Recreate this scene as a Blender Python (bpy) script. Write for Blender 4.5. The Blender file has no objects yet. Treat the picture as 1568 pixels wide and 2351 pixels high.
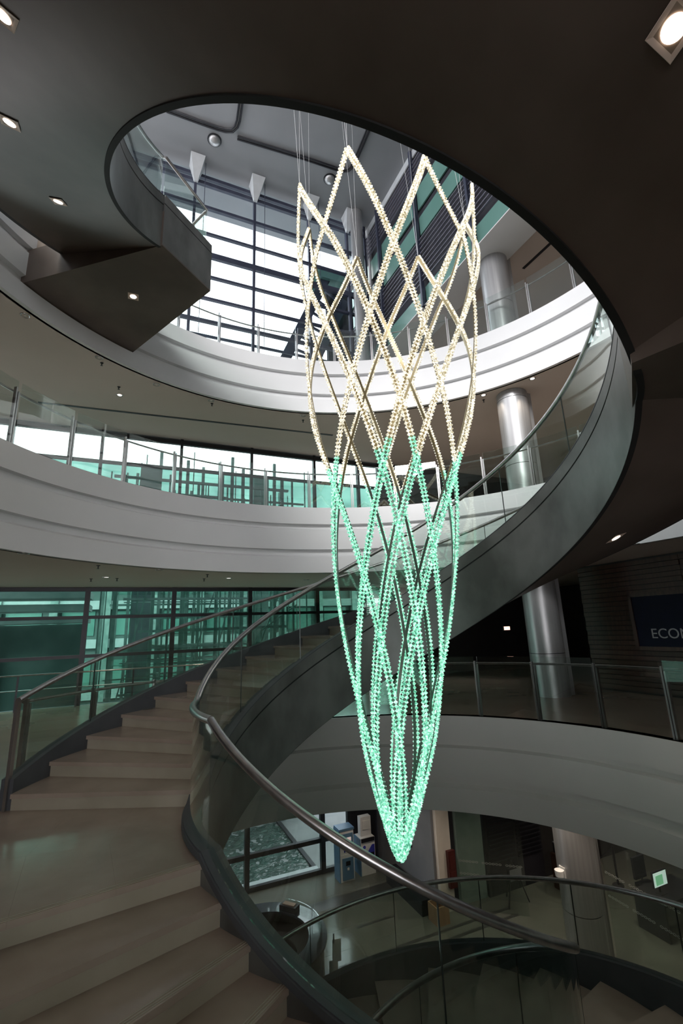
import bpy, bmesh, math, random
from mathutils import Vector, Matrix

# ------------------------------------------------------------------ camera, world, exposure
S = bpy.context.scene
C = S.collection
random.seed(7)
EYE = 1.8
F_PX = 1058.956
_r = Vector((0.99929592, 0.0091678, -0.03638142))
_u = Vector((0.03751875, -0.24418041, 0.96900375))
_f = Vector((0.0, 0.96968648, 0.24435246))
cam_data = bpy.data.cameras.new('camera')
cam_data.sensor_fit = 'HORIZONTAL'
cam_data.sensor_width = 36.0
cam_data.lens = F_PX / 1568.0 * 36.0
cam_data.clip_start = 0.05
cam_data.clip_end = 400
cam = bpy.data.objects.new('camera', cam_data)
C.objects.link(cam)
M3 = Matrix((_r, _u, -_f)).transposed()
cam.matrix_world = Matrix.Translation((0, 0, EYE)) @ M3.to_4x4()
S.camera = cam

W = bpy.data.worlds.new('sky')
S.world = W
W.use_nodes = True
bg = W.node_tree.nodes['Background']
bg.inputs['Color'].default_value = (0.98, 0.97, 1.0, 1)
bg.inputs['Strength'].default_value = 4.2
sun_d = bpy.data.lights.new('hazy_sun', 'SUN')
sun_d.energy = 3.6
sun_d.angle = math.radians(22)
sun_d.color = (1.0, 0.985, 0.97)
sun = bpy.data.objects.new('hazy_sun', sun_d)
C.objects.link(sun)
sun.location = (-9, -12, 22)
sun.rotation_euler = Vector((0.22, 0.84, -0.44)).to_track_quat('-Z', 'Y').to_euler()
S.view_settings.view_transform = 'Standard'
S.view_settings.look = 'None'
S.view_settings.gamma = 1.0
S.view_settings.use_curve_mapping = False
S.view_settings.exposure = 0.22
S.cycles.transparent_max_bounces = 28
S.cycles.max_bounces = 6
S.cycles.diffuse_bounces = 4
S.cycles.glossy_bounces = 3
S.cycles.sample_clamp_indirect = 2.5
S.cycles.use_adaptive_sampling = True
S.cycles.adaptive_threshold = 0.03

# ------------------------------------------------------------------ materials
def nt(name):
    m = bpy.data.materials.new(name)
    m.use_nodes = True
    n = m.node_tree
    return m, n, n.nodes['Principled BSDF']

def noise_col(n, c1, c2, scale, detail=5.0, stretch=None, lo=0.35, hi=0.65):
    tc = n.nodes.new('ShaderNodeTexCoord')
    src = tc.outputs['Object']
    if stretch:
        mp = n.nodes.new('ShaderNodeMapping')
        mp.inputs['Scale'].default_value = stretch
        n.links.new(src, mp.inputs['Vector'])
        src = mp.outputs['Vector']
    nz = n.nodes.new('ShaderNodeTexNoise')
    nz.inputs['Scale'].default_value = scale
    nz.inputs['Detail'].default_value = detail
    n.links.new(src, nz.inputs['Vector'])
    cr = n.nodes.new('ShaderNodeValToRGB')
    cr.color_ramp.elements[0].position = lo
    cr.color_ramp.elements[1].position = hi
    cr.color_ramp.elements[0].color = (*c1, 1)
    cr.color_ramp.elements[1].color = (*c2, 1)
    n.links.new(nz.outputs['Fac'], cr.inputs['Fac'])
    return cr.outputs['Color'], nz.outputs['Fac']

def mat(name, c1, c2=None, rough=0.5, metal=0.0, scale=3.0, stretch=None, bump=0.0, spec=0.5, coat=0.0):
    m, n, b = nt(name)
    c2 = c2 or tuple(min(1, v * 1.12) for v in c1)
    col, fac = noise_col(n, c1, c2, scale, stretch=stretch)
    n.links.new(col, b.inputs['Base Color'])
    b.inputs['Roughness'].default_value = rough
    b.inputs['Metallic'].default_value = metal
    b.inputs['Specular IOR Level'].default_value = spec
    b.inputs['Coat Weight'].default_value = coat
    if bump:
        bp = n.nodes.new('ShaderNodeBump')
        bp.inputs['Strength'].default_value = bump
        bp.inputs['Distance'].default_value = 0.02
        n.links.new(fac, bp.inputs['Height'])
        n.links.new(bp.outputs['Normal'], b.inputs['Normal'])
    return m

def emis(name, col, strength):
    m, n, b = nt(name)
    c, _ = noise_col(n, tuple(v * 0.96 for v in col), col, 4.0)
    n.links.new(c, b.inputs['Emission Color'])
    n.links.new(c, b.inputs['Base Color'])
    b.inputs['Emission Strength'].default_value = strength
    m.cycles.emission_sampling = 'NONE'
    return m

def glass(name, tint, refl=1.0, rough=0.0, ior=1.5, tint2=None):
    m = bpy.data.materials.new(name)
    m.use_nodes = True
    n = m.node_tree
    n.nodes.clear()
    out = n.nodes.new('ShaderNodeOutputMaterial')
    tr = n.nodes.new('ShaderNodeBsdfTransparent')
    gl = n.nodes.new('ShaderNodeBsdfGlossy')
    gl.inputs['Roughness'].default_value = rough
    gl.inputs['Color'].default_value = (0.95, 1.0, 0.98, 1)
    col, _ = noise_col(n, tint, tint2 or tint, 1.2)
    n.links.new(col, tr.inputs['Color'])
    lw = n.nodes.new('ShaderNodeLayerWeight')
    lw.inputs['Blend'].default_value = 0.5
    f0 = ((ior - 1) / (ior + 1)) ** 2
    pw = n.nodes.new('ShaderNodeMath')
    pw.operation = 'POWER'
    pw.inputs[1].default_value = 5.0
    n.links.new(lw.outputs['Facing'], pw.inputs[0])
    ma = n.nodes.new('ShaderNodeMath')
    ma.operation = 'MULTIPLY_ADD'
    ma.inputs[1].default_value = (1 - f0) * refl
    ma.inputs[2].default_value = f0 * refl
    ma.use_clamp = True
    n.links.new(pw.outputs[0], ma.inputs[0])
    mu = ma
    mx = n.nodes.new('ShaderNodeMixShader')
    n.links.new(mu.outputs[0], mx.inputs['Fac'])
    n.links.new(tr.outputs[0], mx.inputs[1])
    n.links.new(gl.outputs[0], mx.inputs[2])
    n.links.new(mx.outputs[0], out.inputs['Surface'])
    return m

MT = {}
MT['white'] = mat('painted_plaster_white', (0.69, 0.69, 0.70), (0.73, 0.73, 0.74), 0.42, scale=0.6)
MT['white_low'] = mat('painted_plaster_warm', (0.68, 0.665, 0.64), (0.72, 0.70, 0.675), 0.45, scale=0.6)
MT['ceiling'] = mat('ceiling_taupe', (0.56, 0.475, 0.42), (0.60, 0.51, 0.455), 0.55, scale=0.5)
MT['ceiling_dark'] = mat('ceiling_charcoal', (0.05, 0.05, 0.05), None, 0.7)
MT['roof'] = mat('roof_soffit_grey', (0.22, 0.225, 0.24), (0.25, 0.255, 0.27), 0.6, scale=0.5)
MT['stone'] = mat('beige_stone_tread', (0.32, 0.255, 0.21), (0.38, 0.31, 0.26), 0.16, scale=2.2, bump=0.02)
MT['stone_riser'] = mat('beige_stone_riser', (0.36, 0.32, 0.25), (0.42, 0.375, 0.30), 0.3, scale=2.2)
MT['steel_dark'] = mat('blackened_steel_plate', (0.085, 0.083, 0.080), (0.185, 0.182, 0.178), 0.38, metal=0.25, scale=1.6, stretch=(1, 1, 0.6), bump=0.03)
MT['steel_cap'] = mat('charcoal_steel_cap', (0.068, 0.072, 0.082), (0.09, 0.094, 0.104), 0.5, metal=0.0, scale=2.0, spec=0.3)
MT['groove'] = mat('shadow_gap_black', (0.008, 0.008, 0.008), (0.012, 0.012, 0.012), 0.8)
MT['soffit'] = mat('bronze_steel_soffit', (0.095, 0.072, 0.060), (0.145, 0.113, 0.096), 0.42, metal=0.15, scale=0.9, bump=0.02)
MT['inox'] = mat('brushed_stainless', (0.37, 0.36, 0.36), (0.45, 0.44, 0.44), 0.28, metal=0.95, scale=14, stretch=(1, 1, 0.05))
MT['inox_col'] = mat('stainless_column_cladding', (0.34, 0.34, 0.345), (0.40, 0.40, 0.405), 0.36, metal=0.55, scale=18, stretch=(1, 1, 0.03))
MT['glass'] = glass('clear_laminated_glass', (0.92, 0.945, 0.935), 2.0, ior=1.45, tint2=(0.91, 0.95, 0.93))
MT['glass_stair'] = glass('stair_glass', (0.885, 0.92, 0.905), 2.0, ior=1.48, tint2=(0.85, 0.91, 0.88))
MT['glass_green'] = glass('green_tinted_glazing', (0.76, 0.85, 0.83), 0.5, ior=1.5, tint2=(0.82, 0.90, 0.88))
MT['glass_teal'] = glass('dark_teal_spandrel_glass', (0.22, 0.36, 0.33), 0.6, ior=1.5, tint2=(0.30, 0.46, 0.42))
MT['glass_l1'] = glass('teal_glazing', (0.52, 0.74, 0.68), 0.015, ior=1.5, tint2=(0.64, 0.85, 0.79))
MT['glass_sky'] = glass('clear_glazing', (0.90, 0.95, 0.97), 0.8, ior=1.45, tint2=(0.92, 0.96, 0.98))
MT['frosted'] = mat('frosted_green_glass', (0.20, 0.27, 0.25), (0.24, 0.31, 0.29), 0.25)
MT['black'] = mat('black_aluminium', (0.012, 0.012, 0.016), (0.02, 0.02, 0.026), 0.4, metal=0.2)
MT['navy_steel'] = mat('blue_black_steel_frame', (0.03, 0.035, 0.06), (0.045, 0.05, 0.08), 0.45)
MT['joint'] = mat('dark_glass_joint', (0.015, 0.022, 0.02), (0.02, 0.03, 0.027), 0.3)
MT['green_panel'] = mat('sea_green_spandrel', (0.10, 0.21, 0.18), (0.12, 0.24, 0.21), 0.25, scale=0.6)
MT['louvre'] = mat('silver_louvre_blade', (0.24, 0.24, 0.30), (0.28, 0.28, 0.34), 0.4, metal=0.3)
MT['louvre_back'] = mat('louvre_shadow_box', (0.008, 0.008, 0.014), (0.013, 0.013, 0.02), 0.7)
MT['bracket'] = mat('white_bracket_paint', (0.45, 0.47, 0.49), None, 0.5)
MT['floor1'] = mat('brown_stone_floor', (0.30, 0.225, 0.175), (0.35, 0.265, 0.21), 0.18, scale=0.8)
MT['floor2'] = mat('pale_stone_floor', (0.50, 0.44, 0.38), (0.55, 0.48, 0.42), 0.3, scale=0.8)  # unseen upper floors, made pale to bounce light onto the ceilings
MT['floor0'] = mat('grey_beige_floor_stone', (0.115, 0.118, 0.102), (0.14, 0.143, 0.124), 0.14, scale=0.8)
MT['band'] = mat('dark_floor_band', (0.045, 0.045, 0.042), None, 0.3)
MT['wood'] = mat('dark_walnut_slat', (0.030, 0.013, 0.008), (0.055, 0.026, 0.016), 0.5, scale=3.0, stretch=(6, 6, 0.6))
MT['wood_box'] = mat('oak_box_timber', (0.28, 0.155, 0.08), (0.36, 0.21, 0.12), 0.5, scale=4, stretch=(6, 6, 0.5))
MT['wall_dark'] = mat('charcoal_wall', (0.018, 0.017, 0.017), (0.025, 0.024, 0.024), 0.7)
MT['wall_grey'] = mat('grey_stone_wall', (0.16, 0.17, 0.19), (0.20, 0.21, 0.23), 0.5, scale=1.5)
MT['wall_cream'] = mat('cream_stone_pier', (0.55, 0.51, 0.46), None, 0.5)
MT['screen'] = mat('navy_display_screen', (0.002, 0.0025, 0.012), (0.003, 0.0035, 0.017), 0.5, spec=0.15)
MT['letter'] = mat('pale_grey_lettering', (0.26, 0.26, 0.27), None, 0.5)
MT['paving'] = mat('pale_exterior_paving', (0.15, 0.165, 0.16), (0.19, 0.205, 0.20), 0.6, scale=1.0)
MT['opp_wall'] = mat('opposite_building_wall', (0.055, 0.085, 0.08), (0.09, 0.125, 0.118), 0.6, scale=0.7)
MT['opp_pale'] = mat('opposite_pale_concrete', (0.30, 0.33, 0.33), None, 0.6)
MT['steel_green'] = mat('galvanised_grey_green_steel', (0.16, 0.22, 0.21), (0.26, 0.33, 0.31), 0.45, metal=0.3, scale=3)
MT['red'] = mat('dark_red_cabinet', (0.06, 0.008, 0.007), None, 0.4)
MT['plastic_white'] = mat('white_plastic', (0.72, 0.72, 0.72), None, 0.4)
MT['plastic_blue'] = mat('steel_blue_plastic', (0.10, 0.20, 0.32), (0.12, 0.23, 0.36), 0.35)
MT['plastic_blue2'] = mat('royal_blue_plastic', (0.05, 0.06, 0.42), None, 0.35)
MT['desk'] = mat('gloss_black_blue_counter', (0.02, 0.024, 0.04), (0.03, 0.035, 0.055), 0.15, coat=0.4)
MT['paper'] = mat('paper_white', (0.7, 0.7, 0.68), None, 0.7)
def crystal(name, dark, mid, bright, strength):
    m, n, b = nt(name)
    tc = n.nodes.new('ShaderNodeTexCoord')
    nz = n.nodes.new('ShaderNodeTexNoise')
    nz.inputs['Scale'].default_value = 38.0
    nz.inputs['Detail'].default_value = 2.0
    n.links.new(tc.outputs['Object'], nz.inputs['Vector'])
    cr = n.nodes.new('ShaderNodeValToRGB')  # noise ramp paints sparkle and dark facets into the bead glow
    e = cr.color_ramp.elements
    e[0].position, e[0].color = 0.33, (*dark, 1)
    e[1].position, e[1].color = 0.66, (*bright, 1)
    x = cr.color_ramp.elements.new(0.50)
    x.color = (*mid, 1)
    n.links.new(nz.outputs['Fac'], cr.inputs['Fac'])
    n.links.new(cr.outputs['Color'], b.inputs['Emission Color'])
    n.links.new(cr.outputs['Color'], b.inputs['Base Color'])
    b.inputs['Emission Strength'].default_value = strength
    b.inputs['Roughness'].default_value = 0.12
    m.cycles.emission_sampling = 'NONE'
    return m
MT['warm_bead'] = crystal('warm_white_crystal', (0.26, 0.22, 0.12), (0.70, 0.65, 0.52), (1.0, 0.985, 0.93), 0.9)
MT['green_bead'] = crystal('mint_green_crystal', (0.06, 0.30, 0.19), (0.28, 0.76, 0.54), (0.80, 1.0, 0.92), 0.75)
MT['spine'] = mat('bronze_strand_spine', (0.30, 0.24, 0.13), (0.38, 0.31, 0.18), 0.35, metal=0.7)
MT['spine_green'] = mat('grey_strand_spine', (0.16, 0.17, 0.15), (0.20, 0.21, 0.19), 0.35, metal=0.6)
MT['wire'] = mat('steel_wire', (0.55, 0.55, 0.55), None, 0.4, metal=0.6)
MT['lamp'] = emis('warm_lamp_disc', (1.0, 0.92, 0.80), 5.0)
MT['lamp_small'] = emis('downlight_lamp', (1.0, 0.93, 0.84), 2.5)
MT['lamp_tiny'] = emis('lit_sign_glow', (1.0, 0.55, 0.42), 2.0)
MT['screen_on'] = emis('lit_monitor', (0.75, 0.95, 0.85), 0.5)
MT['screen_green'] = emis('lit_green_window', (0.30, 0.75, 0.42), 0.4)
MT['kiosk_screen'] = emis('lit_pink_screen', (0.85, 0.66, 0.62), 0.35)
MT['baffle'] = mat('brown_lamp_recess', (0.32, 0.24, 0.19), None, 0.5)  # brown of the recess plate as lamp-lit, light put into the colour
MT['bezel'] = mat('lamplit_beige_bezel', (0.72, 0.58, 0.50), None, 0.5)  # lamp light on the recess sides put into this pale beige

# ------------------------------------------------------------------ mesh helpers
def mesh_obj(name, verts, faces, m, parent=None, smooth=False):
    me = bpy.data.meshes.new(name)
    me.from_pydata([tuple(v) for v in verts], [], faces)
    me.validate()
    bm = bmesh.new()
    bm.from_mesh(me)
    bmesh.ops.recalc_face_normals(bm, faces=bm.faces)
    bm.to_mesh(me)
    bm.free()
    if smooth:
        for f in me.polygons:
            f.use_smooth = True
        me.set_sharp_from_angle(angle=math.radians(40))
    me.materials.append(m)
    o = bpy.data.objects.new(name, me)
    C.objects.link(o)
    if parent is not None:
        o.parent = parent
        o.matrix_parent_inverse = parent.matrix_world.inverted()
    return o

def tag(o, label=None, cat=None, group=None, kind=None):
    if label:
        o['label'] = label
    if cat:
        o['category'] = cat
    if group:
        o['group'] = group
    if kind:
        o['kind'] = kind
    return o

def thing(name, loc, label=None, cat=None, group=None, kind=None):
    o = bpy.data.objects.new(name, None)
    o.empty_display_size = 0.2
    C.objects.link(o)
    o.location = loc
    o.matrix_world = Matrix.Translation(loc)
    return tag(o, label, cat, group, kind)

class MB:
    def __init__(s):
        s.v, s.f = [], []
    def add(s, v, f):
        b = len(s.v)
        s.v += [tuple(x) for x in v]
        s.f += [tuple(i + b for i in q) for q in f]
        return s
    def prism(s, poly, z0, z1):
        n = len(poly)
        v = [(x, y, z0) for x, y in poly] + [(x, y, z1) for x, y in poly]
        f = [tuple(range(n))[::-1], tuple(range(n, 2 * n))]
        f += [(i, (i + 1) % n, n + (i + 1) % n, n + i) for i in range(n)]
        return s.add(v, f)
    def hexa(s, p):       # 8 points: bottom 4, top 4
        return s.add(p, [(3, 2, 1, 0), (4, 5, 6, 7), (0, 1, 5, 4), (1, 2, 6, 5), (2, 3, 7, 6), (3, 0, 4, 7)])
    def box(s, c, sx, sy, sz, ax=(1, 0), z_from_base=False):
        ux, uy = ax
        vx, vy = -uy, ux
        z0 = c[2] if z_from_base else c[2] - sz / 2
        P = []
        for z in (z0, z0 + sz):
            for a, b in ((-1, -1), (1, -1), (1, 1), (-1, 1)):
                P.append((c[0] + ux * a * sx / 2 + vx * b * sy / 2, c[1] + uy * a * sx / 2 + vy * b * sy / 2, z))
        return s.hexa(P)
    def bar(s, a, b, w, h=None, up=(0, 0, 1)):
        a, b = Vector(a), Vector(b)
        h = h or w
        t = (b - a).normalized()
        up = Vector(up)
        if abs(t.dot(up)) > 0.98:
            up = Vector((1, 0, 0))
        x = t.cross(up).normalized()
        y = x.cross(t).normalized()
        P = []
        for p in (a, b):
            for i, j in ((-1, -1), (1, -1), (1, 1), (-1, 1)):
                P.append(p + x * i * w / 2 + y * j * h / 2)
        return s.add(P, [(3, 2, 1, 0), (4, 5, 6, 7), (0, 1, 5, 4), (1, 2, 6, 5), (2, 3, 7, 6), (3, 0, 4, 7)])
    def tube(s, pts, r, n=10, caps=True):
        pts = [Vector(p) for p in pts]
        rings = []
        base = len(s.v)
        px = None
        for i, p in enumerate(pts):
            t = (pts[min(i + 1, len(pts) - 1)] - pts[max(i - 1, 0)]).normalized()
            if px is None:
                up = Vector((0, 0, 1)) if abs(t.z) < 0.95 else Vector((1, 0, 0))
                x = t.cross(up).normalized()
            else:
                x = (px - t * px.dot(t)).normalized()
            px = x
            y = t.cross(x)
            for k in range(n):
                a = 2 * math.pi * k / n
                s.v.append(tuple(p + (x * math.cos(a) + y * math.sin(a)) * r))
        for i in range(len(pts) - 1):
            for k in range(n):
                k2 = (k + 1) % n
                s.f.append((base + i * n + k, base + i * n + k2, base + (i + 1) * n + k2, base + (i + 1) * n + k))
        if caps:
            s.f.append(tuple(base + k for k in range(n))[::-1])
            s.f.append(tuple(base + (len(pts) - 1) * n + k for k in range(n)))
        return s
    def sweep(s, rings, closed_profile=True, closed_path=False, caps=True):
        base = len(s.v)
        n = len(rings[0])
        for r in rings:
            s.v += [tuple(p) for p in r]
        m = len(rings)
        for i in range(m if closed_path else m - 1):
            j = (i + 1) % m
            for k in range(n if closed_profile else n - 1):
                k2 = (k + 1) % n
                s.f.append((base + i * n + k, base + i * n + k2, base + j * n + k2, base + j * n + k))
        if caps and closed_profile and not closed_path:
            s.f.append(tuple(base + k for k in range(n))[::-1])
            s.f.append(tuple(base + (m - 1) * n + k for k in range(n)))
        return s
    def lathe(s, c, prof, n=32):   # prof [(r,z)], open, axis vertical
        base = len(s.v)
        k = len(prof)
        for i in range(n):
            a = 2 * math.pi * i / n
            s.v += [(c[0] + r * math.cos(a), c[1] + r * math.sin(a), c[2] + z) for r, z in prof]
        for i in range(n):
            j = (i + 1) % n
            for q in range(k - 1):
                s.f.append((base + i * k + q, base + j * k + q, base + j * k + q + 1, base + i * k + q + 1))
        return s
    def disc(s, c, r, n=20, nrm=(0, 0, 1)):
        nrm = Vector(nrm).normalized()
        x = nrm.orthogonal().normalized()
        y = nrm.cross(x)
        c = Vector(c)
        return s.add([c + (x * math.cos(2 * math.pi * i / n) + y * math.sin(2 * math.pi * i / n)) * r for i in range(n)], [tuple(range(n))])
    def build(s, name, m, parent=None, smooth=False):
        return mesh_obj(name, s.v, s.f, m, parent, smooth)

def copy_part(src, parent, mw=None):
    o = src.copy()
    C.objects.link(o)
    o.parent = parent
    return o

# ------------------------------------------------------------------ building frame (orthogonal grid, turned from the camera axis)
A0 = Vector((-8.12, 13.24))
DU = Vector((0.9122, 0.4098))
DV = Vector((-0.4098, 0.9122))
def uv(u, v):
    p = A0 + DU * u + DV * v
    return p.x, p.y
def uvz(u, v, z):
    x, y = uv(u, v)
    return (x, y, z)
LV = {'g': -5.46, 1: 0.0, 2: 4.965, 3: 9.93}
FASC = 1.741
ROOF = 19.78
RINGS = {1: ((0.460, 5.680), 4.702), 2: ((0.646, 5.980), 6.136), 3: ((0.534, 6.147), 6.755)}
U0, U1, V0, V1 = -7.0, 19.0, -24.0, 0.0

def az_pt(c, r, a):
    return c[0] + r * math.sin(a), c[1] + r * math.cos(a)

def rect_hit(c, a, u0=U0, u1=U1, v0=V0, v1=V1):
    d = Vector((math.sin(a), math.cos(a)))
    p = Vector(c) - A0
    pu, pv, du, dv = p.dot(DU), p.dot(DV), d.dot(DU), d.dot(DV)
    t = 1e9
    for q, dq, lo, hi in ((pu, du, u0, u1), (pv, dv, v0, v1)):
        if dq > 1e-9:
            t = min(t, (hi - q) / dq)
        elif dq < -1e-9:
            t = min(t, (lo - q) / dq)
    return c[0] + d.x * t, c[1] + d.y * t

def ring_slab(name, c, R, z0, z1, m, N=220, **kw):
    angs = [2 * math.pi * i / N for i in range(N)]
    for cu, cv in ((U0, V0), (U0, V1), (U1, V0), (U1, V1)):
        x, y = uv(cu, cv)
        angs.append(math.atan2(x - c[0], y - c[1]) % (2 * math.pi))
    angs.sort()
    mb = MB()
    rings = []
    for a in angs:
        xi, yi = az_pt(c, R, a)
        xo, yo = rect_hit(c, a, **kw)
        rings.append([(xi, yi, z0), (xo, yo, z0), (xo, yo, z1), (xi, yi, z1)])
    mb.sweep(rings, closed_path=True)
    return tag(mb.build(name, m), kind='structure')

# ------------------------------------------------------------------ large structure: slabs, galleries, walls
fl1 = ring_slab('floor', RINGS[1][0], RINGS[1][1] + 0.02, -0.25, 0.0, MT['floor1'])
fl2 = ring_slab('floor', RINGS[2][0], RINGS[2][1] + 0.02, LV[2] - 0.25, LV[2], MT['floor2'])
fl3 = ring_slab('floor', RINGS[3][0], RINGS[3][1] + 0.02, LV[3] - 0.25, LV[3], MT['floor2'])
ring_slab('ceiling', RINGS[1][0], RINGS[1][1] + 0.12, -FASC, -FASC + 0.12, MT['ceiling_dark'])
ring_slab('ceiling', RINGS[2][0], RINGS[2][1] + 0.12, LV[2] - FASC, LV[2] - FASC + 0.12, MT['ceiling'])
ring_slab('ceiling', RINGS[3][0], RINGS[3][1] + 0.12, LV[3] - FASC, LV[3] - FASC + 0.12, MT['ceiling'])

def fascia(name, lv, m):
    c, R = RINGS[lv]
    L = FASC
    z = LV[lv]
    prof = [(0.0, 0.0), (0.0, -0.262 * L), (0.11, -0.268 * L), (0.11, -0.325 * L), (0.02, -0.345 * L), (0.02, -0.650 * L), (0.13, -0.656 * L),
            (0.13, -0.730 * L), (0.03, -0.762 * L), (0.03, -L), (0.18, -L), (0.18, 0.0)]
    N = 256
    rings = []
    for i in range(N):
        a = 2 * math.pi * i / N
        rings.append([(*az_pt(c, R + dr, a), z + dz) for dr, dz in prof])
    o = MB().sweep(rings, closed_path=True).build(name, m, smooth=True)
    return tag(o, kind='structure')
fascia('trim_1', 1, MT['white_low'])
fascia('trim_2', 2, MT['white'])
fascia('trim_3', 3, MT['white'])

def wall_prism(name, u0, v0, u1, v1, z0, z1, m, th=0.15):
    a, b = Vector(uv(u0, v0)), Vector(uv(u1, v1))
    t = (b - a).normalized()
    n = Vector((-t.y, t.x)) * th / 2
    mb = MB().prism([tuple(a - n), tuple(b - n), tuple(b + n), tuple(a + n)], z0, z1)
    return tag(mb.build(name, m), kind='structure')

G = LV['g']
# ground floor slab inside and paving / pool outside
tag(MB().prism([uv(U0, V0), uv(U1, V0), uv(U1, 0.0), uv(U0, 0.0)], G - 0.3, G).build('floor', MT['floor0']), kind='structure')
# roof soffit: one plate over the whole hall
tag(MB().prism([uv(U0, V0), uv(U1, V0), uv(U1, 2.0), uv(U0, 2.0)], ROOF, ROOF + 0.4).build('ceiling', MT['roof']), kind='structure')
# closing walls (west, east, south of the lower storeys)
wall_prism('wall_west', U0, V0, U0, V1, G, 13.6, MT['wall_dark'])  # unseen; raised to keep side light off the top gallery edge
wall_prism('wall_east', U1, V0, U1, V1, G, ROOF, MT['wall_dark'])
wall_prism('wall_south', U0, V0, U1, V0, G, -0.3, MT['wall_dark'])
wall_prism('wall_light_block_south', U0, V0, 3.5, V0, LV[3] - 0.3, 13.6, MT['wall_grey'])  # unseen wall added to block sky light on the top gallery edge
wall_prism('wall_light_block_south_east', 3.5, V0, U1, V0, -0.3, ROOF, MT['wall_grey'])  # unseen wall added to narrow the sky opening and shape the light
wall_prism('wall_north', 10.6, 0.0, U1, 0.0, G, LV[3], MT['wall_dark'])
wall_prism('wall_north_upper', 10.75, 0.0, U1, 0.0, LV[3], ROOF, MT['roof'])

# ------------------------------------------------------------------ the conical spiral stair: plan and height laws
SCX, SCY, SSX, SSY = 0.56463, 5.50187, 0.00445, 0.01334
PR = (2.446356, 0.155708, -0.0234183, 0.00450496, 0.00106546)
KK, WW = 0.5119127, 0.180038
def _poly(a):
    return PR[0] + PR[1] * a + PR[2] * a * a + PR[3] * a ** 3 + PR[4] * a ** 4
def _int(a):
    return KK * ((PR[0] + WW) * a + PR[1] * a ** 2 / 2 + PR[2] * a ** 3 / 3 + PR[3] * a ** 4 / 4 + PR[4] * a ** 5 / 5)
A_LOW = -6.0
def rin(a):
    return _poly(max(a, A_LOW))
def slope(a):
    return KK * (rin(a) + WW)
def zint(a):
    return _int(a) if a >= A_LOW else _int(A_LOW) + slope(A_LOW) * (a - A_LOW)
TH_L1A, TH_L1B, TH_L2A, TH_L2B, TH_L3 = -2.1385, -1.5313, 2.07, 2.31, 5.0638
def rail_z(a):
    if a <= TH_L1A:
        return 1.90865 + zint(a) + EYE
    if a < TH_L1B - 0.05:
        z0, z1 = rail_z(TH_L1A), rail_z(TH_L1B - 0.05)
        t = (a - TH_L1A) / (TH_L1B - 0.05 - TH_L1A)
        return z0 + (z1 - z0) * t
    if a <= TH_L2A:
        return -0.86523 + EYE + 2.14306 + zint(a)
    if a < TH_L2B:
        z0, z1 = rail_z(TH_L2A), rail_z(TH_L2B)
        return z0 + (z1 - z0) * (a - TH_L2A) / (TH_L2B - TH_L2A)
    return -1.22157 + EYE + 2.14306 + zint(a)
def sp(a, dr, z):
    r = rin(a) + dr
    return (SCX + SSX * a + r * math.sin(a), SCY + SSY * a + r * math.cos(a), z)
def frange(a0, a1, step):
    n = max(2, int(abs(a1 - a0) / step) + 1)
    return [a0 + (a1 - a0) * i / (n - 1) for i in range(n)]

W_OUT = 2.30
def stair_sweep(name, prof, a0, a1, m, parent, step=0.03, smooth=True):
    rings = [[sp(a, dr, rail_z(a) + dz) for dr, dz in prof] for a in frange(a0, a1, step)]
    return MB().sweep(rings).build(name, m, parent, smooth)

def balustrade(parent, a0, a1, dr, zlow, zhigh, width, gm='glass_stair', rail=True):
    # glass panels between dark joints
    mid = 0.5 * (a0 + a1)
    n = max(1, round(abs(a1 - a0) * (rin(mid) + dr) / width))
    for i in range(n):
        b0 = a0 + (a1 - a0) * i / n
        b1 = a0 + (a1 - a0) * (i + 1) / n
        g = 0.006 / (rin(b0) + dr)
        rings = []
        for a in frange(b0 + g, b1 - g, 0.05):
            rz = rail_z(a)
            rings.append([sp(a, dr - 0.006, rz + zlow), sp(a, dr + 0.006, rz + zlow), sp(a, dr + 0.006, rz + zhigh), sp(a, dr - 0.006, rz + zhigh)])
        MB().sweep(rings).build('glass_panel', MT[gm], parent, True)
        if i:
            rz = rail_z(b0)
            MB().bar(sp(b0, dr, rz + zlow), sp(b0, dr, rz + zhigh), 0.016, 0.010).build('panel_joint', MT['joint'], parent)

def handrail(parent, a0, a1, dr, dz, rad=0.036, extra0=None, extra1=None):
    pts = [sp(a, dr, rail_z(a) + dz) for a in frange(a0, a1, 0.035)]
    if extra0:
        pts = extra0 + pts
    if extra1:
        pts = pts + extra1
    return MB().tube(pts, rad, 12).build('handrail', MT['inox'], parent, True)

def step_pair(parent, a0, a1, ztop, h, dr0=0.13, dr1=2.16):
    ov = 0.022
    g0 = ov / (rin(a0) + 0.9)
    N = 5
    rings = []
    for i in range(N):
        a = (a0 - g0) + (a1 - a0 + g0 + 0.002) * i / (N - 1)
        rings.append([sp(a, dr0, ztop - 0.045), sp(a, dr1, ztop - 0.045), sp(a, dr1, ztop), sp(a, dr0, ztop)])
    MB().sweep(rings).build('tread', MT['stone'], parent)
    p = [sp(a0, dr0, ztop - h), sp(a0, dr1, ztop - h), sp(a0 + 0.012, dr1, ztop - h), sp(a0 + 0.012, dr0, ztop - h),
         sp(a0, dr0, ztop - 0.045), sp(a0, dr1, ztop - 0.045), sp(a0 + 0.012, dr1, ztop - 0.045), sp(a0 + 0.012, dr0, ztop - 0.045)]
    MB().hexa(p).build('riser', MT['stone_riser'], parent)

def nosing_strips(parent, a0, ztop, dr0=0.14, dr1=2.15):
    for k in range(3):
        off = (0.012 + 0.020 * k)
        pts = []
        for q in (dr0, dr1):
            da = off / (rin(a0) + q)
            pts.append(Vector(sp(a0 + da, q, ztop + 0.0012)))
        MB().bar(pts[0], pts[1], 0.006, 0.003).build('nosing_strip', MT['stone_riser'], parent)

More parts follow.
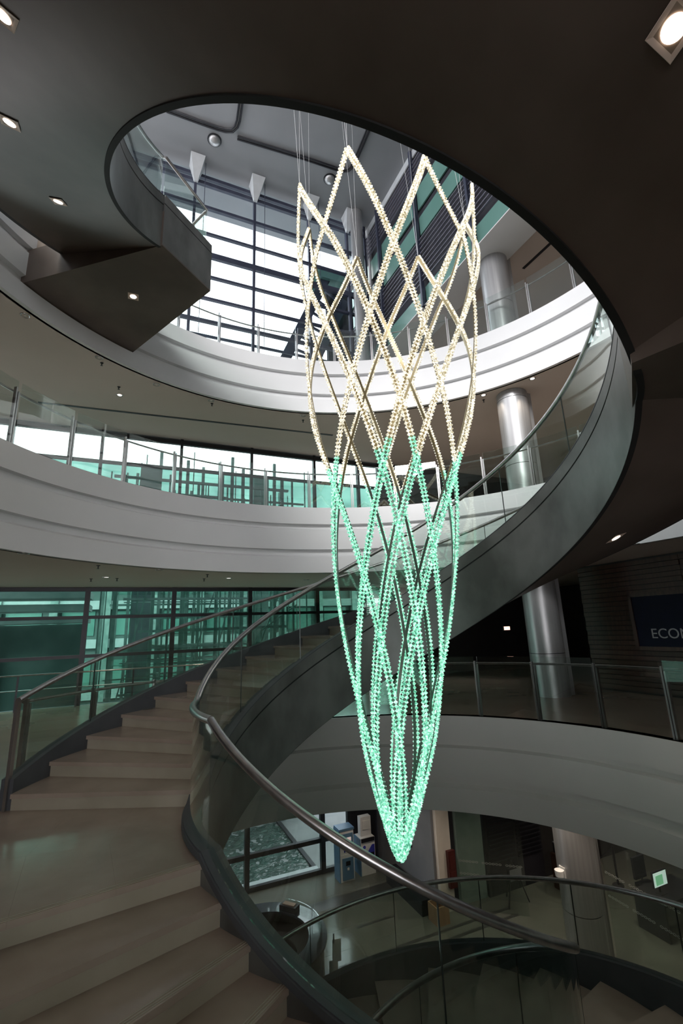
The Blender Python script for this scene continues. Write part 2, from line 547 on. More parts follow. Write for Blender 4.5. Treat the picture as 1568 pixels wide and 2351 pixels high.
PROF_IN = [(0.0, -2.143), (0.0, -1.212), (0.02, -1.212), (0.02, -1.186), (0.0, -1.186), (0.0, -1.0), (0.155, -1.0), (0.155, -1.25), (0.10, -2.06)]
PROF_GAP = [(0.012, -1.211), (0.019, -1.211), (0.019, -1.187), (0.012, -1.187)]  # black strip that paints the shade inside the stringer recess
PROF_SOF = [(0.06, -2.118), (W_OUT, -1.593), (W_OUT, -1.55), (0.06, -2.07)]
PROF_EDGE = [(0.004, -2.150), (0.062, -2.140), (0.062, -2.10), (0.004, -2.10)]  # black strip standing in for the shade of a recess along the soffit edge
PROF_OUT = [(2.16, -1.62), (W_OUT, -1.60), (W_OUT, -0.82), (2.16, -0.82)]
PROF_LIP = [(0.15, -0.995), (0.175, -0.995), (0.175, -1.05), (0.15, -1.05)]

def flight(label, a0, a1, name='spiral_stair_flight', loc=None, inner_rail=True):
    t = thing(name, sp(a0, 1.1, rail_z(a0) - 0.963), label, 'staircase', 'flights of the spiral stair')
    stair_sweep('inner_stringer', PROF_IN, a0, a1, MT['steel_dark'], t)
    stair_sweep('gap_shade_strip', PROF_GAP, a0, a1, MT['groove'], t)
    stair_sweep('soffit', PROF_SOF, a0, a1, MT['soffit'], t)
    stair_sweep('edge_shade_strip', PROF_EDGE, a0, a1, MT['groove'], t)
    stair_sweep('outer_stringer', PROF_OUT, a0, a1, MT['steel_cap'], t)
    stair_sweep('stringer_cap', [(-0.004, -0.999), (0.16, -0.999), (0.16, -0.985), (-0.004, -0.985)], a0, a1, MT['steel_cap'], t)
    return t

# ---- middle flight (from the stone landing up and round to the second gallery)
mid = flight('middle flight of the dark spiral stair with beige treads climbing behind the chandelier', TH_L1B, TH_L2B)
a, n, h = TH_L1B, 1, 0.168
mid_angles = []
while n <= 29:
    a2 = a + h / slope(a + 0.06)
    step_pair(mid, a, a2, n * h, h)
    mid_angles.append(a)
    a, n = a2, n + 1
step_pair(mid, a, TH_L2B + 0.05, LV[2], LV[2] - 29 * h)
balustrade(mid, TH_L1B + 0.02, TH_L2B, 0.098, -0.985, -0.03, 1.25)
balustrade(mid, TH_L1B, TH_L2A - 0.05, 2.22, -0.82, -0.03, 1.35)
handrail(mid, TH_L1B - 0.03, TH_L2B, 0.11, 0.0)
o0 = sp(TH_L1B, 2.22, 0.0)
handrail(mid, TH_L1B, TH_L2A - 0.05, 2.22, 0.0, 0.032)
MB().bar((o0[0], o0[1], 0.0), (o0[0], o0[1], rail_z(TH_L1B)), 0.06, 0.035).build('newel_post', MT['inox'], mid)
# soffit bridge at the second gallery
br = MB()
ri = [sp(1.97, 0.02, 0)[:2], sp(2.38, 0.02, 0)[:2]]
cB, RB = RINGS[2]
def reach(a, R, c, extra=0.06):
    d = Vector((math.sin(a), math.cos(a)))
    o = Vector((SCX + SSX * a, SCY + SSY * a)) - Vector(c)
    b = o.dot(d)
    t = -b + math.sqrt(b * b - (o.length_squared - (R + extra) ** 2))
    return (SCX + SSX * a + d.x * t, SCY + SSY * a + d.y * t)
zb2 = rail_z(2.15) - 2.143
br.prism([ri[0], ri[1], reach(2.42, RB, cB), reach(1.93, RB, cB)], zb2 + 0.02, LV[2] - 0.05)
br.build('landing_bridge', MT['soffit'], mid)
MB().prism([sp(TH_L2A, 0.14, 0)[:2], sp(TH_L2B, 0.14, 0)[:2], reach(2.42, RB, cB), reach(1.93, RB, cB)], LV[2] - 0.05, LV[2] + 0.002).build('landing_top', MT['stone'], mid)

# ---- lower flight (from the stone landing down towards the viewer and under to the ground floor)
H0 = 5.46 / 33
angs = [TH_L1A]
for n in range(33):
    angs.append(angs[-1] - H0 / slope(angs[-1] - 0.06))
low = flight('lower flight of the spiral stair descending from the stone landing to the ground floor', TH_L1A, angs[-1])
for n in range(1, 33):
    step_pair(low, angs[n], angs[n - 1], -n * H0, H0)
    if n in (2, 3, 4):
        nosing_strips(low, angs[n] - 0.005, -n * H0)
balustrade(low, TH_L1A, angs[-1] + 0.3, 0.098, -0.985, -0.03, 1.15)
balustrade(low, TH_L1A, angs[-1] + 0.3, 2.22, -0.82, -0.03, 1.35)
handrail(low, TH_L1A, angs[-1] + 0.25, 0.11, 0.0)
handrail(low, TH_L1A, angs[-1] + 0.25, 2.22, 0.0, 0.032)
stair_sweep('cap_lip', PROF_LIP, TH_L1A, -4.0, MT['steel_cap'], low)

# ---- first landing: a stone platform bridging to the gallery, tiles laid radially
land = thing('stair_landing', sp(-1.83, 1.5, 0.0), 'beige stone landing between the middle and lower stair flights', 'landing')
cA, RA = RINGS[1]
stair_sweep('inner_stringer', PROF_IN, TH_L1A, TH_L1B, MT['steel_dark'], land)
stair_sweep('gap_shade_strip', PROF_GAP, TH_L1A, TH_L1B, MT['groove'], land)
stair_sweep('stringer_cap', [(-0.004, -0.999), (0.16, -0.999), (0.16, -0.985), (-0.004, -0.985)], TH_L1A, TH_L1B, MT['steel_cap'], land)
stair_sweep('cap_lip', PROF_LIP, TH_L1A, TH_L1B, MT['steel_cap'], land)
stair_sweep('soffit', PROF_SOF, TH_L1A, TH_L1B, MT['soffit'], land)
balustrade(land, TH_L1A, TH_L1B, 0.098, -0.985, -0.03, 1.3)
handrail(land, TH_L1A, TH_L1B - 0.03, 0.11, 0.0)
MB().prism([sp(a, 0.13, 0)[:2] for a in frange(TH_L1A + 0.02, TH_L1B, 0.1)] +
           [reach(a, RA, cA) for a in frange(TH_L1B, TH_L1A + 0.02, 0.1)], -0.30, -0.012).build('landing_slab', MT['stone'], land)
def tile(a0, a1, f0, f1):
    P = []
    for z in (-0.045, 0.0):
        for a, f in ((a0, f0), (a1, f0), (a1, f1), (a0, f1)):
            i = Vector(sp(a, 0.13, 0)[:2])
            o = Vector(reach(a, RA, cA, 0.08))
            q = i + (o - i) * f
            P.append((q.x, q.y, z))
    MB().hexa(P).build('tile', MT['stone'], land)
ta = frange(TH_L1A - 0.012, TH_L1B + 0.004, 0.27)
for i in range(len(ta) - 1):
    nf = 4
    for k in range(nf):
        tile(ta[i] + (0.0001 if i else 0), ta[i + 1] - 0.0001, k / nf + (0.00012 if k else 0), (k + 1) / nf - 0.00012)
p0 = [sp(TH_L1A, 0.13, -H0), sp(TH_L1A, 2.16, -H0), sp(TH_L1A + 0.012, 2.16, -H0), sp(TH_L1A + 0.012, 0.13, -H0)]
MB().hexa(p0 + [(x, y, -0.045) for x, y, z in p0]).build('riser', MT['stone_riser'], land)
nosing_strips(land, TH_L1A - 0.011, 0.0)

# ---- upper flight (overhead, ends in a landing at the top gallery)
up = flight('upper flight of the spiral stair sweeping overhead with a bronze underside', TH_L2B, TH_L3)
hu = (LV[3] - LV[2]) / 30
da = (TH_L3 - TH_L2B - 0.05) / 29.0
for n in range(1, 30):
    a = TH_L2B + 0.05 + da * (n - 1)
    step_pair(up, a, a + da, LV[2] + n * hu, hu)
balustrade(up, TH_L2B, TH_L3, 0.098, -0.985, -0.03, 1.35)
balustrade(up, TH_L2B + 0.1, TH_L3 - 0.05, 2.22, -0.82, -0.03, 1.5)
handrail(up, TH_L2B, TH_L3, 0.11, 0.0, 0.030)
handrail(up, TH_L2B + 0.1, TH_L3 - 0.05, 2.22, 0.0, 0.030)

# ---- top landing: flat box reaching the upper gallery
tl = thing('stair_landing', (-4.0, 8.0, 8.632), 'angular dark landing box jutting from the top gallery at the head of the stair', 'landing')
ZB3 = 8.632
q = [(-3.06, 6.88), (-2.53, 8.08), (-5.16, 10.20), (-6.22, 7.69)]
MB().prism(q, ZB3, ZB3 + 0.03).build('underside_plate', MT['soffit'], tl)
def vplate(a, b, z0, z1, th, m, name, parent, side=1):
    a, b = Vector(a), Vector(b)
    t = (b - a).normalized()
    n = Vector((t.y, -t.x)) * th * side
    return MB().prism([tuple(a), tuple(b), tuple(b + n), tuple(a + n)], z0, z1).build(name, m, parent)
vplate(q[0], q[1], ZB3 + 0.03, 9.55, 0.025, MT['steel_dark'], 'inner_stringer', tl, -1)
vplate(q[0], q[1], 9.55, 9.575, 0.010, MT['groove'], 'gap_shade_strip', tl, -1)
vplate(q[0], q[1], 9.575, 9.765, 0.025, MT['steel_dark'], 'stringer_upstand', tl, -1)
vplate(q[1], q[2], ZB3 + 0.03, 9.765, 0.02, MT['steel_dark'], 'end_plate', tl, -1)
vplate(q[3], q[0], ZB3 + 0.03, 9.40, 0.02, MT['soffit'], 'side_plate', tl, -1)
qi = [(-3.20, 6.98), (-2.74, 8.03), (-5.16, 9.98), (-6.14, 7.80)]
MB().prism(qi, 9.40, LV[3]).build('landing_top', MT['stone'], tl)
e0, e1, e2 = Vector((-3.12, 6.90)), Vector((-2.64, 7.99)), Vector((-5.05, 10.0))
for (pa, pb) in ((e0, e1), (e1, e1 + (e2 - e1) * 0.5), (e1 + (e2 - e1) * 0.5, e2)):
    t_ = (pb - pa).normalized() * 0.008
    vplate(tuple(pa + t_), tuple(pb - t_), 9.77, 10.58, 0.012, MT['glass_stair'], 'glass_panel', tl)
ze = rail_z(TH_L3)
MB().tube([sp(TH_L3, 0.11, ze), (e0.x, e0.y, 10.70), (e1.x, e1.y, 10.60), (e1.x - 0.05, e1.y + 0.04, 10.60), (e2.x, e2.y, 10.60)], 0.030, 10).build('handrail', MT['inox'], tl, True)

# ------------------------------------------------------------------ gallery balustrades (posts, rails, glass panels)
def ring_balustrade(lv, n, phase_deg, label, skip=None, rail_in=0.13):
    c, R = RINGS[lv]
    z = LV[lv]
    r = R + 0.05
    t = thing('glass_balustrade', (c[0], c[1] + r, z), label, 'balustrade', 'glass balustrades of the galleries')
    st = 2 * math.pi / n
    ph = math.radians(phase_deg)
    keep = []
    for i in range(n):
        a0 = ph + st * i
        am = (a0 + st / 2 + math.pi) % (2 * math.pi) - math.pi
        if skip and skip(am):
            continue
        keep.append(i)
    post_me = None
    for i in keep:
        a0 = ph + st * i
        rings = []
        g = 0.035 / r
        for k in range(5):
            a = a0 + g + (st - 2 * g) * k / 4
            rings.append([(*az_pt(c, r - 0.006, a), z + 0.03), (*az_pt(c, r + 0.006, a), z + 0.03), (*az_pt(c, r + 0.006, a), z + 1.14), (*az_pt(c, r - 0.006, a), z + 1.14)])
        MB().sweep(rings).build('glass_panel', MT['glass'], t, True)
    ends = sorted(set(keep) | {(i + 1) % n for i in keep})
    for i in ends:
        a0 = ph + st * i
        tx, ty = math.cos(a0), -math.sin(a0)
        p = MB()
        for s_, w in ((-0.022, 0.030), (0.022, 0.030)):
            x, y = az_pt(c, r + 0.055, a0)
            hh = 1.05 if s_ < 0 else 0.98
            p.box((x + tx * s_, y + ty * s_, z), w, 0.055, hh, (tx, ty), True)
        p.build('post', MT['inox'], t)
    # continuous handrail behind the glass
    runs, cur = [], []
    for i in range(n + 1):
        j = i % n
        if j in keep and i < n:
            cur.append(i)
        else:
            if cur:
                runs.append(cur)
            cur = []
    if len(runs) > 1 and runs[0][0] == 0 and runs[-1][-1] == n - 1:
        runs[0] = [k - n for k in runs.pop()] + runs[0]
    for run in runs:
        pts = []
        for a in frange(ph + st * run[0], ph + st * (run[-1] + 1), 0.04):
            pts.append((*az_pt(c, r + rail_in, a), z + 1.0))
        MB().tube(pts, 0.021, 8).build('handrail', MT['inox'], t, True)
    return t
rad = math.radians
ring_balustrade(2, 33, -14.0, 'glass balustrade with steel posts along the second gallery', lambda a: 1.80 < a < 2.45 or a > 2.75 or a < -2.75)
ring_balustrade(3, 36, -24.8, 'glass balustrade with steel posts along the top gallery under the big window', lambda a: -1.37 < a < -0.9 or a > 2.75 or a < -2.75)
ring_balustrade(1, 27, 40.3 - 13.333, 'glass balustrade with steel posts on the lowest gallery rim facing the columns', lambda a: a > 1.95 or a < -1.42)

# ------------------------------------------------------------------ glazed facade: one curtain wall through all storeys
MULL = [-4.02, -1.65, 0.72, 3.09, 5.46, 7.83, 9.65]
FAX = (DU.x, DU.y)
def facade(name, z0, z1, trans, gm, mm, us, thick={}, mw=0.10, md=0.16, glass_v=0.0, gm_low=None):
    t = thing(name, uvz(us[0], 0, z0), None, None, None, 'structure')
    for u in us:
        MB().box(uvz(u, 0.0, z0), mw, md, z1 - z0, FAX, True).build('mullion', MT[mm], t)
    zs = sorted(set([z0] + list(trans) + [z1]))
    for i in range(len(us) - 1):
        u0, u1 = us[i] + mw / 2, us[i + 1] - mw / 2
        for z in trans:
            h = thick.get(z, 0.09)
            MB().box(uvz((u0 + u1) / 2, 0, z), u1 - u0, md * 0.8, h, FAX).build('transom', MT[mm], t)
        for a, b in zip(zs[:-1], zs[1:]):
            MB().box(uvz((u0 + u1) / 2, glass_v, (a + b) / 2), u1 - u0, 0.02, b - a - 0.02, FAX).build('pane', MT[gm_low if (gm_low and a == z0) else gm], t)
    return t
U_EXT = MULL[:-1] + [9.65, 10.55]
facade('window_1', LV[3], ROOF, [11.6, 12.97, 13.95, 14.92, 15.89, 16.87, 18.10, 19.24, 19.55], 'glass_sky', 'navy_steel', U_EXT,
       {15.89: 0.24, 19.24: 0.16, 12.97: 0.12, 19.55: 0.14, 18.10: 0.12})
facade('window_2', LV[2] + 0.02, 8.17, [7.13, 8.06], 'glass_green', 'black', U_EXT, {8.06: 0.14}, 0.09, gm_low='glass_teal')
facade('window_3', 0.0, 3.22, [1.30, 2.37, 3.16], 'glass_l1', 'black', U_EXT, {3.16: 0.10}, 0.13)
facade('window_4', G, -FASC - 0.02, [G + 0.06, -4.56], 'glass_sky', 'black', [u for u in MULL[:-1]] + [8.75], {G + 0.06: 0.12, -4.56: 0.12}, 0.14)
# slab edges between the windows
for zt, zb in ((LV[2], 3.22), (LV[3], 8.17), (0.0, -FASC)):
    wall_prism('wall_spandrel', MULL[0], 0.12, 10.6, 0.12, zb, zt, MT['wall_grey'], 0.1)

# triangular white brackets where the mullions meet the roof
for k, u in enumerate((3.09, 5.46, 7.83, 9.65)):
    mb = MB()
    zt, zbk = ROOF - 0.02, ROOF - 0.72
    w, dp = 0.27, 0.75
    top = [uvz(u - w, -0.10, zt), uvz(u + w, -0.10, zt), uvz(u + w, -dp, zt), uvz(u - w, -dp, zt)]
    bot = [uvz(u - 0.07, -0.10, zbk), uvz(u + 0.07, -0.10, zbk), uvz(u + 0.07, -0.20, zbk), uvz(u - 0.07, -0.20, zbk)]
    mb.hexa(bot + top)
    o = mb.build('roof_bracket', MT['bracket'])
    tag(o, 'white tapered roof bracket over the big window, %s from the dark stair' % ('first', 'second', 'third', 'fourth')[k], 'bracket', 'tapered brackets along the roof edge')
    # tie rod beside the mullion
    x, y, _ = uvz(u + 0.32, -0.45, 0)
    rod = MB().tube([(x, y, LV[3] + 2.2), (x, y, ROOF - 0.02)], 0.012, 6).build('tie_rod', MT['navy_steel'])
    tag(rod, 'thin vertical tie rod hanging beside the %s window mullion' % ('first', 'second', 'third', 'fourth')[k], 'rod', 'tie rods along the big window')

# ------------------------------------------------------------------ louvred wall at right angles to the window
RO = Vector((0.957, 19.14))
RD = Vector((0.4099, -0.9121))
RN = Vector((-0.9121, -0.4099))     # towards the void
def rw(t, d=0.0):
    p = RO + RD * t + RN * d
    return p.x, p.y
def zr(z):
    return 1.8 + 1.196 * (z - 1.8)
lw_ = thing('louvred_wall', (*rw(5.0), zr(11.0)), 'dark louvred wall with sea green glass bands beside the big window', 'wall')
T0, T1 = -1.3, 12.5
RAX = (RD.x, RD.y)
def rbox(name, t0, t1, z0, z1, d, th, m, parent=lw_):
    x, y = rw((t0 + t1) / 2, d)
    return MB().box((x, y, z0), t1 - t0, th, z1 - z0, RAX, True).build(name, MT[m], parent)
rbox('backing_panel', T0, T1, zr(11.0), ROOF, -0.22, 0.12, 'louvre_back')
bays = [T0, 2.72, 5.51, 8.25, 11.0, T1]
for i in range(len(bays) - 1):
    b0, b1 = bays[i] + 0.06, bays[i + 1] - 0.06
    rbox('glass_band', b0, b1, zr(14.45), zr(15.25), -0.10, 0.05, 'green_panel')
    rbox('glass_band', b0, b1, zr(13.50), zr(14.15), -0.10, 0.05, 'green_panel')
    rbox('glass_band', b0, b1, zr(11.0), zr(11.62), -0.10, 0.05, 'green_panel')
    rbox('pale_strip', b0, b1, zr(16.55), ROOF, -0.05, 0.05, 'bracket')
    for z in [11.80 + 0.163 * k for k in range(10)] + [15.45 + 0.17 * k for k in range(6)]:
        rbox('louvre_blade', b0, b1, zr(z), zr(z) + 0.020, 0.0, 0.06, 'louvre')
for b in bays[1:-1]:
    rbox('mullion', b - 0.05, b + 0.05, zr(10.95), ROOF, 0.02, 0.14, 'navy_steel')

# ceilings of the top gallery to the right of the louvred wall
def uq(t, d):
    return rw(t, d)
tag(MB().prism([rw(-1.3, 0.02), rw(14.0, 0.02), rw(14.0, -1.25), rw(-1.3, -1.25)], zr(11.0) - 0.03, zr(11.0)).build('ceiling_bulkhead', MT['white']), kind='structure')
tag(MB().prism([rw(-1.3, -1.25), rw(14.0, -1.25), rw(14.0, -9.0), rw(-1.3, -9.0)], zr(11.0) + 0.12, zr(11.0) + 0.2).build('ceiling_gallery', MT['ceiling']), kind='structure')
wall_prism('wall_gallery_east', 15.6, -20, 15.6, 0, LV[3], 13.0, MT['wood'])
# slot in that ceiling
x0, y0 = 6.64, 11.69
o = MB().bar((6.66, 11.66, zr(11.0) + 0.115), (6.20, 12.66, zr(11.0) + 0.115), 0.09, 0.03).build('ceiling_slot', MT['black'])
tag(o, 'thin dark slot in the top gallery ceiling behind the column', 'slot')

# ------------------------------------------------------------------ columns
colx, coly, colr = 5.05, 12.20, 0.42
segs = [(G, -FASC - 0.02, 'steel clad round column standing on the ground floor beside the glass screen'),
        (0.0, LV[2] - FASC, 'steel clad round column on the lowest gallery before the dark slatted wall'),
        (LV[2], LV[3] - FASC, 'steel clad round column on the second gallery behind the stair handrail'),
        (LV[3], zr(11.0) + 0.11, 'steel clad round column on the top gallery beside the louvred wall')]
for z0, z1, lab in segs:
    t = thing('round_column', (colx, coly, z0), lab, 'column', 'steel clad round columns')
    zj = [z0] + [z for z in ([z0 + 1.02, z0 + 3.0] if z1 - z0 > 3.2 else [z0 + 1.2]) if z < z1 - 0.05] + [z1]
    for a_, b_ in zip(zj[:-1], zj[1:]):
        MB().lathe((colx, coly, 0), [(0.001, a_ + 0.001), (colr, a_ + 0.001), (colr, b_ - 0.014), (0.001, b_ - 0.014)], 40).build('cladding_drum', MT['inox_col'], t, True)
    MB().lathe((colx, coly, 0), [(colr - 0.012, z0), (colr - 0.012, z1)], 24).build('core', MT['groove'], t, True)
    # flat pilaster strip at the back of the drum
    MB().box((colx + 0.40, coly + 0.10, z0), 0.16, 0.34, z1 - z0, FAX, True).build('side_strip', MT['inox_col'], t)
cx2, cy2 = 1.13, 16.75
t = thing('round_column', (cx2, cy2, LV[3]), 'slim pale steel column in the corner of big window and louvres', 'column', 'steel clad round columns')
for a_, b_ in ((LV[3], 13.0), (13.0, 16.4), (16.4, ROOF)):
    MB().lathe((cx2, cy2, 0), [(0.001, a_), (0.27, a_), (0.27, b_ - 0.012), (0.001, b_ - 0.012)], 28).build('cladding_drum', MT['inox_col'], t, True)

# ------------------------------------------------------------------ roof details
def track(name, pts, label, w=0.07):
    t = thing(name, pts[0], label, 'ceiling track', 'lighting tracks on the roof soffit')
    for off in (-0.055, 0.055):
        P = [Vector(p) for p in pts]
        Q = []
        for i, p in enumerate(P):
            d = (P[min(i + 1, len(P) - 1)] - P[max(i - 1, 0)]).normalized()
            Q.append(p + Vector((-d.y, d.x, 0)) * off)
        MB().tube(Q, 0.035, 6).build('rail', MT['black'], t)
def arc_pts(pts, z):
    return [(x, y, z) for x, y in pts]
zt = ROOF - 0.04
track('roof_track', arc_pts([(-5.64, 12.26), (-4.6, 12.70), (-4.01, 12.94), (-3.75, 13.02), (-3.50, 13.03), (-3.32, 12.90), (-3.20, 12.70), (-2.99, 12.14), (-2.5, 10.9)], zt),
      'curved dark double track on the roof soffit above the stair landing')
track('roof_track', arc_pts([(-3.37, 13.29), (-0.92, 14.16), (0.25, 14.62), (0.55, 14.72), (0.80, 14.70), (0.95, 14.56), (1.14, 14.15), (1.48, 13.29), (2.0, 12.0)], zt),
      'long dark track bending at a corner on the roof soffit over the chandelier')
for k, (x, y) in enumerate(((-4.25, 13.37), (0.03, 15.10))):
    t = thing('ceiling_speaker', (x, y, ROOF), 'round grey ceiling speaker %s' % ('inside the curved track nearest the stair landing', 'near the corner of the long track')[k], 'speaker', 'round ceiling speakers')
    MB().lathe((x, y, ROOF), [(0.001, -0.16), (0.12, -0.14), (0.20, -0.07), (0.22, 0.0)], 20).build('dome', MT['inox_col'], t, True)
    MB().lathe((x, y, ROOF), [(0.22, -0.03), (0.26, -0.02), (0.26, 0.0)], 20).build('rim', MT['black'], t, True)

# ------------------------------------------------------------------ the chandelier: sixteen beaded strands woven into a pointed basket
ZC, ZT = 7.70, -0.53
APEX = [(0.245, 4.556), (-0.406, 5.044), (-0.33, 5.764), (0.415, 6.344), (1.424, 6.377), (2.05, 5.767), (1.983, 5.14), (1.256, 4.707)]   # clockwise crown points
CC = (0.83, 5.46)
TIP = (0.475, 5.48)
PROF = [(-0.53, 0.012), (-0.44, 0.055), (-0.05, 0.165), (0.64, 0.32), (1.55, 0.448), (2.5, 0.56), (3.62, 0.70), (4.23, 0.785), (5.47, 0.88), (6.85, 0.98), (7.7, 1.0)]
def interp(x, tab):
    if x <= tab[0][0]:
        return tab[0][1]
    for (x0, y0), (x1, y1) in zip(tab[:-1], tab[1:]):
        if x <= x1:
            t = (x - x0) / (x1 - x0)
            return y0 + (y1 - y0) * t
    return tab[-1][1]
def smooth_prof(z):
    return sum(interp(z + d, PROF) * w for d, w in ((-0.35, 0.2), (0, 0.6), (0.35, 0.2))) if -0.2 < z < 7.2 else interp(z, PROF)
crown = []          # (azimuth, radius) of the crown outline, periodic
for x, y in APEX:
    crown.append((math.atan2(x - CC[0], y - CC[1]), math.hypot(x - CC[0], y - CC[1])))
AXX, AXY = 1.29, 0.985      # half axes of the oval crown
def crown_r(a):
    return 1.0 / math.sqrt((math.sin(a) / AXX) ** 2 + (math.cos(a) / AXY) ** 2)
def strand_pt(k, sgn, z):
    a0, r0 = crown[k]
    tw = rad(21.4) * (ZC - z)
    a = a0 + sgn * tw
    blend = max(0.0, 1.0 - (ZC - z) / 1.2)
    r = (crown_r(a) * (1 - blend) + r0 * blend) * smooth_prof(z)
    f = (z - ZT) / (ZC - ZT)
    cx = TIP[0] + (CC[0] - TIP[0]) * f
    cy = TIP[1] + (CC[1] - TIP[1]) * f
    return Vector((cx + r * math.sin(a), cy + r * math.cos(a), z)), a
chand = thing('chandelier', (CC[0], CC[1], ZT), 'tall woven basket chandelier of crystal bead strands, warm white above and mint green below', 'chandelier')
def bead_template(r):
    # flattened faceted crystal: 8-gon bipyramid with a girdle
    v = [(0, 0, r)] + [(r * math.cos(math.pi * i / 3), r * math.sin(math.pi * i / 3), 0.0) for i in range(6)] + [(0, 0, -r)]
    f = [(0, 1 + i, 1 + (i + 1) % 6) for i in range(6)] + [(7, 1 + (i + 1) % 6, 1 + i) for i in range(6)]
    return v, f
BV, BF = bead_template(0.0245)
Z_SWITCH = 3.72
def add_beads(mb, pts):
    for p, ax in pts:
        b = len(mb.v)
        ax = ax.normalized()
        x = ax.orthogonal().normalized()
        y = ax.cross(x)
        for vx, vy, vz in BV:
            mb.v.append(tuple(p + x * vx + y * vy + ax * vz))
        mb.f += [tuple(i + b for i in q) for q in BF]
for k in range(8):
    for sgn in (1, -1):
        zs = [ZC + (ZT - ZC) * (i / 320.0) for i in range(321)]
        P = [strand_pt(k, sgn, z) for z in zs]
        pts = [p for p, a in P]
        strand, lower = MB(), MB()
        for part, lo, hi in ((strand, Z_SWITCH, 99), (lower, -99, Z_SWITCH)):
            rings = []
            for i in range(0, len(P), 4):
                p, a = P[i]
                if not (lo - 0.11 <= p.z <= hi):
                    continue
                d = (pts[min(i + 1, len(pts) - 1)] - pts[max(i - 1, 0)]).normalized()
                out = Vector((math.sin(a), math.cos(a), 0))
                side = d.cross(out).normalized()
                c0 = p - out * 0.022
                rings.append([c0 - side * 0.017 - out * 0.004, c0 + side * 0.017 - out * 0.004, c0 + side * 0.017 + out * 0.004, c0 - side * 0.017 + out * 0.004])
            part.sweep(rings)
        so = strand.build('strand', MT['spine'], chand)
        lower.build('lower_spine', MT['spine_green'], so)
        warm, green = MB(), MB()
        acc, nxt = 0.0, 0.0
        wl, gl_ = [], []
        for i in range(len(pts) - 1):
            d = (pts[i + 1] - pts[i])
            L = d.length
            while nxt <= acc + L:
                f = (nxt - acc) / L
                p = pts[i] + d * f
                a = P[i][1]
                out = Vector((math.sin(a), math.cos(a), 0))
                side = d.normalized().cross(out).normalized()
                for s_ in (-1, 1):
                    q = p + side * 0.0235 * s_ + out * 0.002
                    (wl if q.z > Z_SWITCH + 0.12 * math.sin(k * 2.1 + sgn) else gl_).append((q, d))
                nxt += 0.044
            acc += L
        add_beads(warm, wl)
        add_beads(green, gl_)
        tag(warm.build('warm_beads', MT['warm_bead'], so), kind='stuff')
        tag(green.build('green_beads', MT['green_bead'], so), kind='stuff')
    ax_, ay_ = APEX[k]
    for dx in (-0.9, 0.25):
        e = Vector((ax_ + dx * 0.6, ay_ + 0.35 * (1 if ay_ > CC[1] else -1), ROOF))
        MB().tube([(ax_, ay_, ZC), e], 0.0022, 4).build('suspension_wire', MT['wire'], chand)
MB().lathe((TIP[0], TIP[1], ZT), [(0.001, -0.03), (0.03, -0.015), (0.035, 0.03), (0.001, 0.06)], 12).build('tip_collar', MT['spine'], chand, True)

# ------------------------------------------------------------------ recessed downlights and sprinklers in the gallery ceilings
def spot(parent, loc, n, watts, ang, col=(1.0, 0.84, 0.68)):
    ld = bpy.data.lights.new('lamp_beam', 'SPOT')
    ld.energy = watts
    ld.color = col
    ld.spot_size = rad(ang)
    ld.spot_blend = 0.7
    ld.shadow_soft_size = 0.07
    lo = bpy.data.objects.new('lamp_beam', ld)
    C.objects.link(lo)
    lo.parent = parent
    lo.location = loc
    lo.rotation_euler = n.to_track_quat('-Z', 'Y').to_euler()
def downlight(x, y, z, r, label, group, lit=True, watts=60):
    t = thing('recessed_downlight', (x, y, z), label, 'downlight', group)
    MB().lathe((x, y, z), [(r * 0.78, -0.002), (r, -0.012), (r * 1.06, -0.004), (r * 1.06, 0.0)], 24).build('trim_ring', MT['inox'], t, True)
    MB().lathe((x, y, z), [(r * 0.80, -0.003), (r * 0.70, -0.0015)], 24).build('reflector', MT['inox_col'], t, True)
    if lit:
        spot(t, Vector((0, 0, -0.02)), Vector((0, 0, -1)), watts, 120)
    MB().disc((x, y, z - 0.004), r * (0.66 if lit else 0.30), 20).build('lamp', MT['lamp_small'] if lit else MT['plastic_white'], t)
ordn = ['first', 'second', 'third', 'fourth', 'fifth', 'sixth', 'seventh', 'eighth', 'ninth']
zc3 = LV[3] - FASC
pos3 = [(-6.27, 8.05, 0), (-5.57, 9.60, 0), (-5.93, 11.37, 1), (-4.74, 10.90, 0), (-3.57, 11.86, 0), (-1.07, 13.03, 0), (1.71, 13.02, 0), (4.23, 12.15, 1), (5.32, 11.32, 1)]
for i, (x, y, lit) in enumerate(pos3):
    downlight(x, y, zc3, 0.085, '%s downlight from the left in the ceiling above the second gallery' % ordn[i], 'downlights above the second gallery', bool(lit))
zc2 = LV[2] - FASC
pos2 = [(-5.38, 7.67, 0), (-5.81, 11.29, 1), (-4.14, 10.32, 0), (-3.10, 12.45, 1), (-1.11, 13.65, 0), (5.86, 9.18, 0)]
for i, (x, y, lit) in enumerate(pos2):
    downlight(x, y, zc2, 0.085, '%s downlight from the left in the ceiling above the lowest gallery' % ordn[i], 'downlights above the lowest gallery', bool(lit))
def sprinkler(x, y, z, label, group):
    t = thing('sprinkler_head', (x, y, z), label, 'sprinkler', group)
    MB().lathe((x, y, z), [(0.001, -0.012), (0.035, -0.010), (0.04, 0.0)], 12).build('rosette', MT['black'], t)
    MB().lathe((x, y, z), [(0.001, -0.075), (0.03, -0.07), (0.012, -0.06), (0.012, -0.01)], 8).build('nozzle', MT['black'], t)
sp3 = [(-5.62, 9.82), (-5.75, 10.95), (-3.60, 12.05), (-1.10, 13.35), (1.76, 13.30), (4.32, 12.45)]
for i, (x, y) in enumerate(sp3):
    sprinkler(x, y, zc3, '%s black sprinkler head from the left in the ceiling above the second gallery' % ordn[i], 'sprinklers above the second gallery')
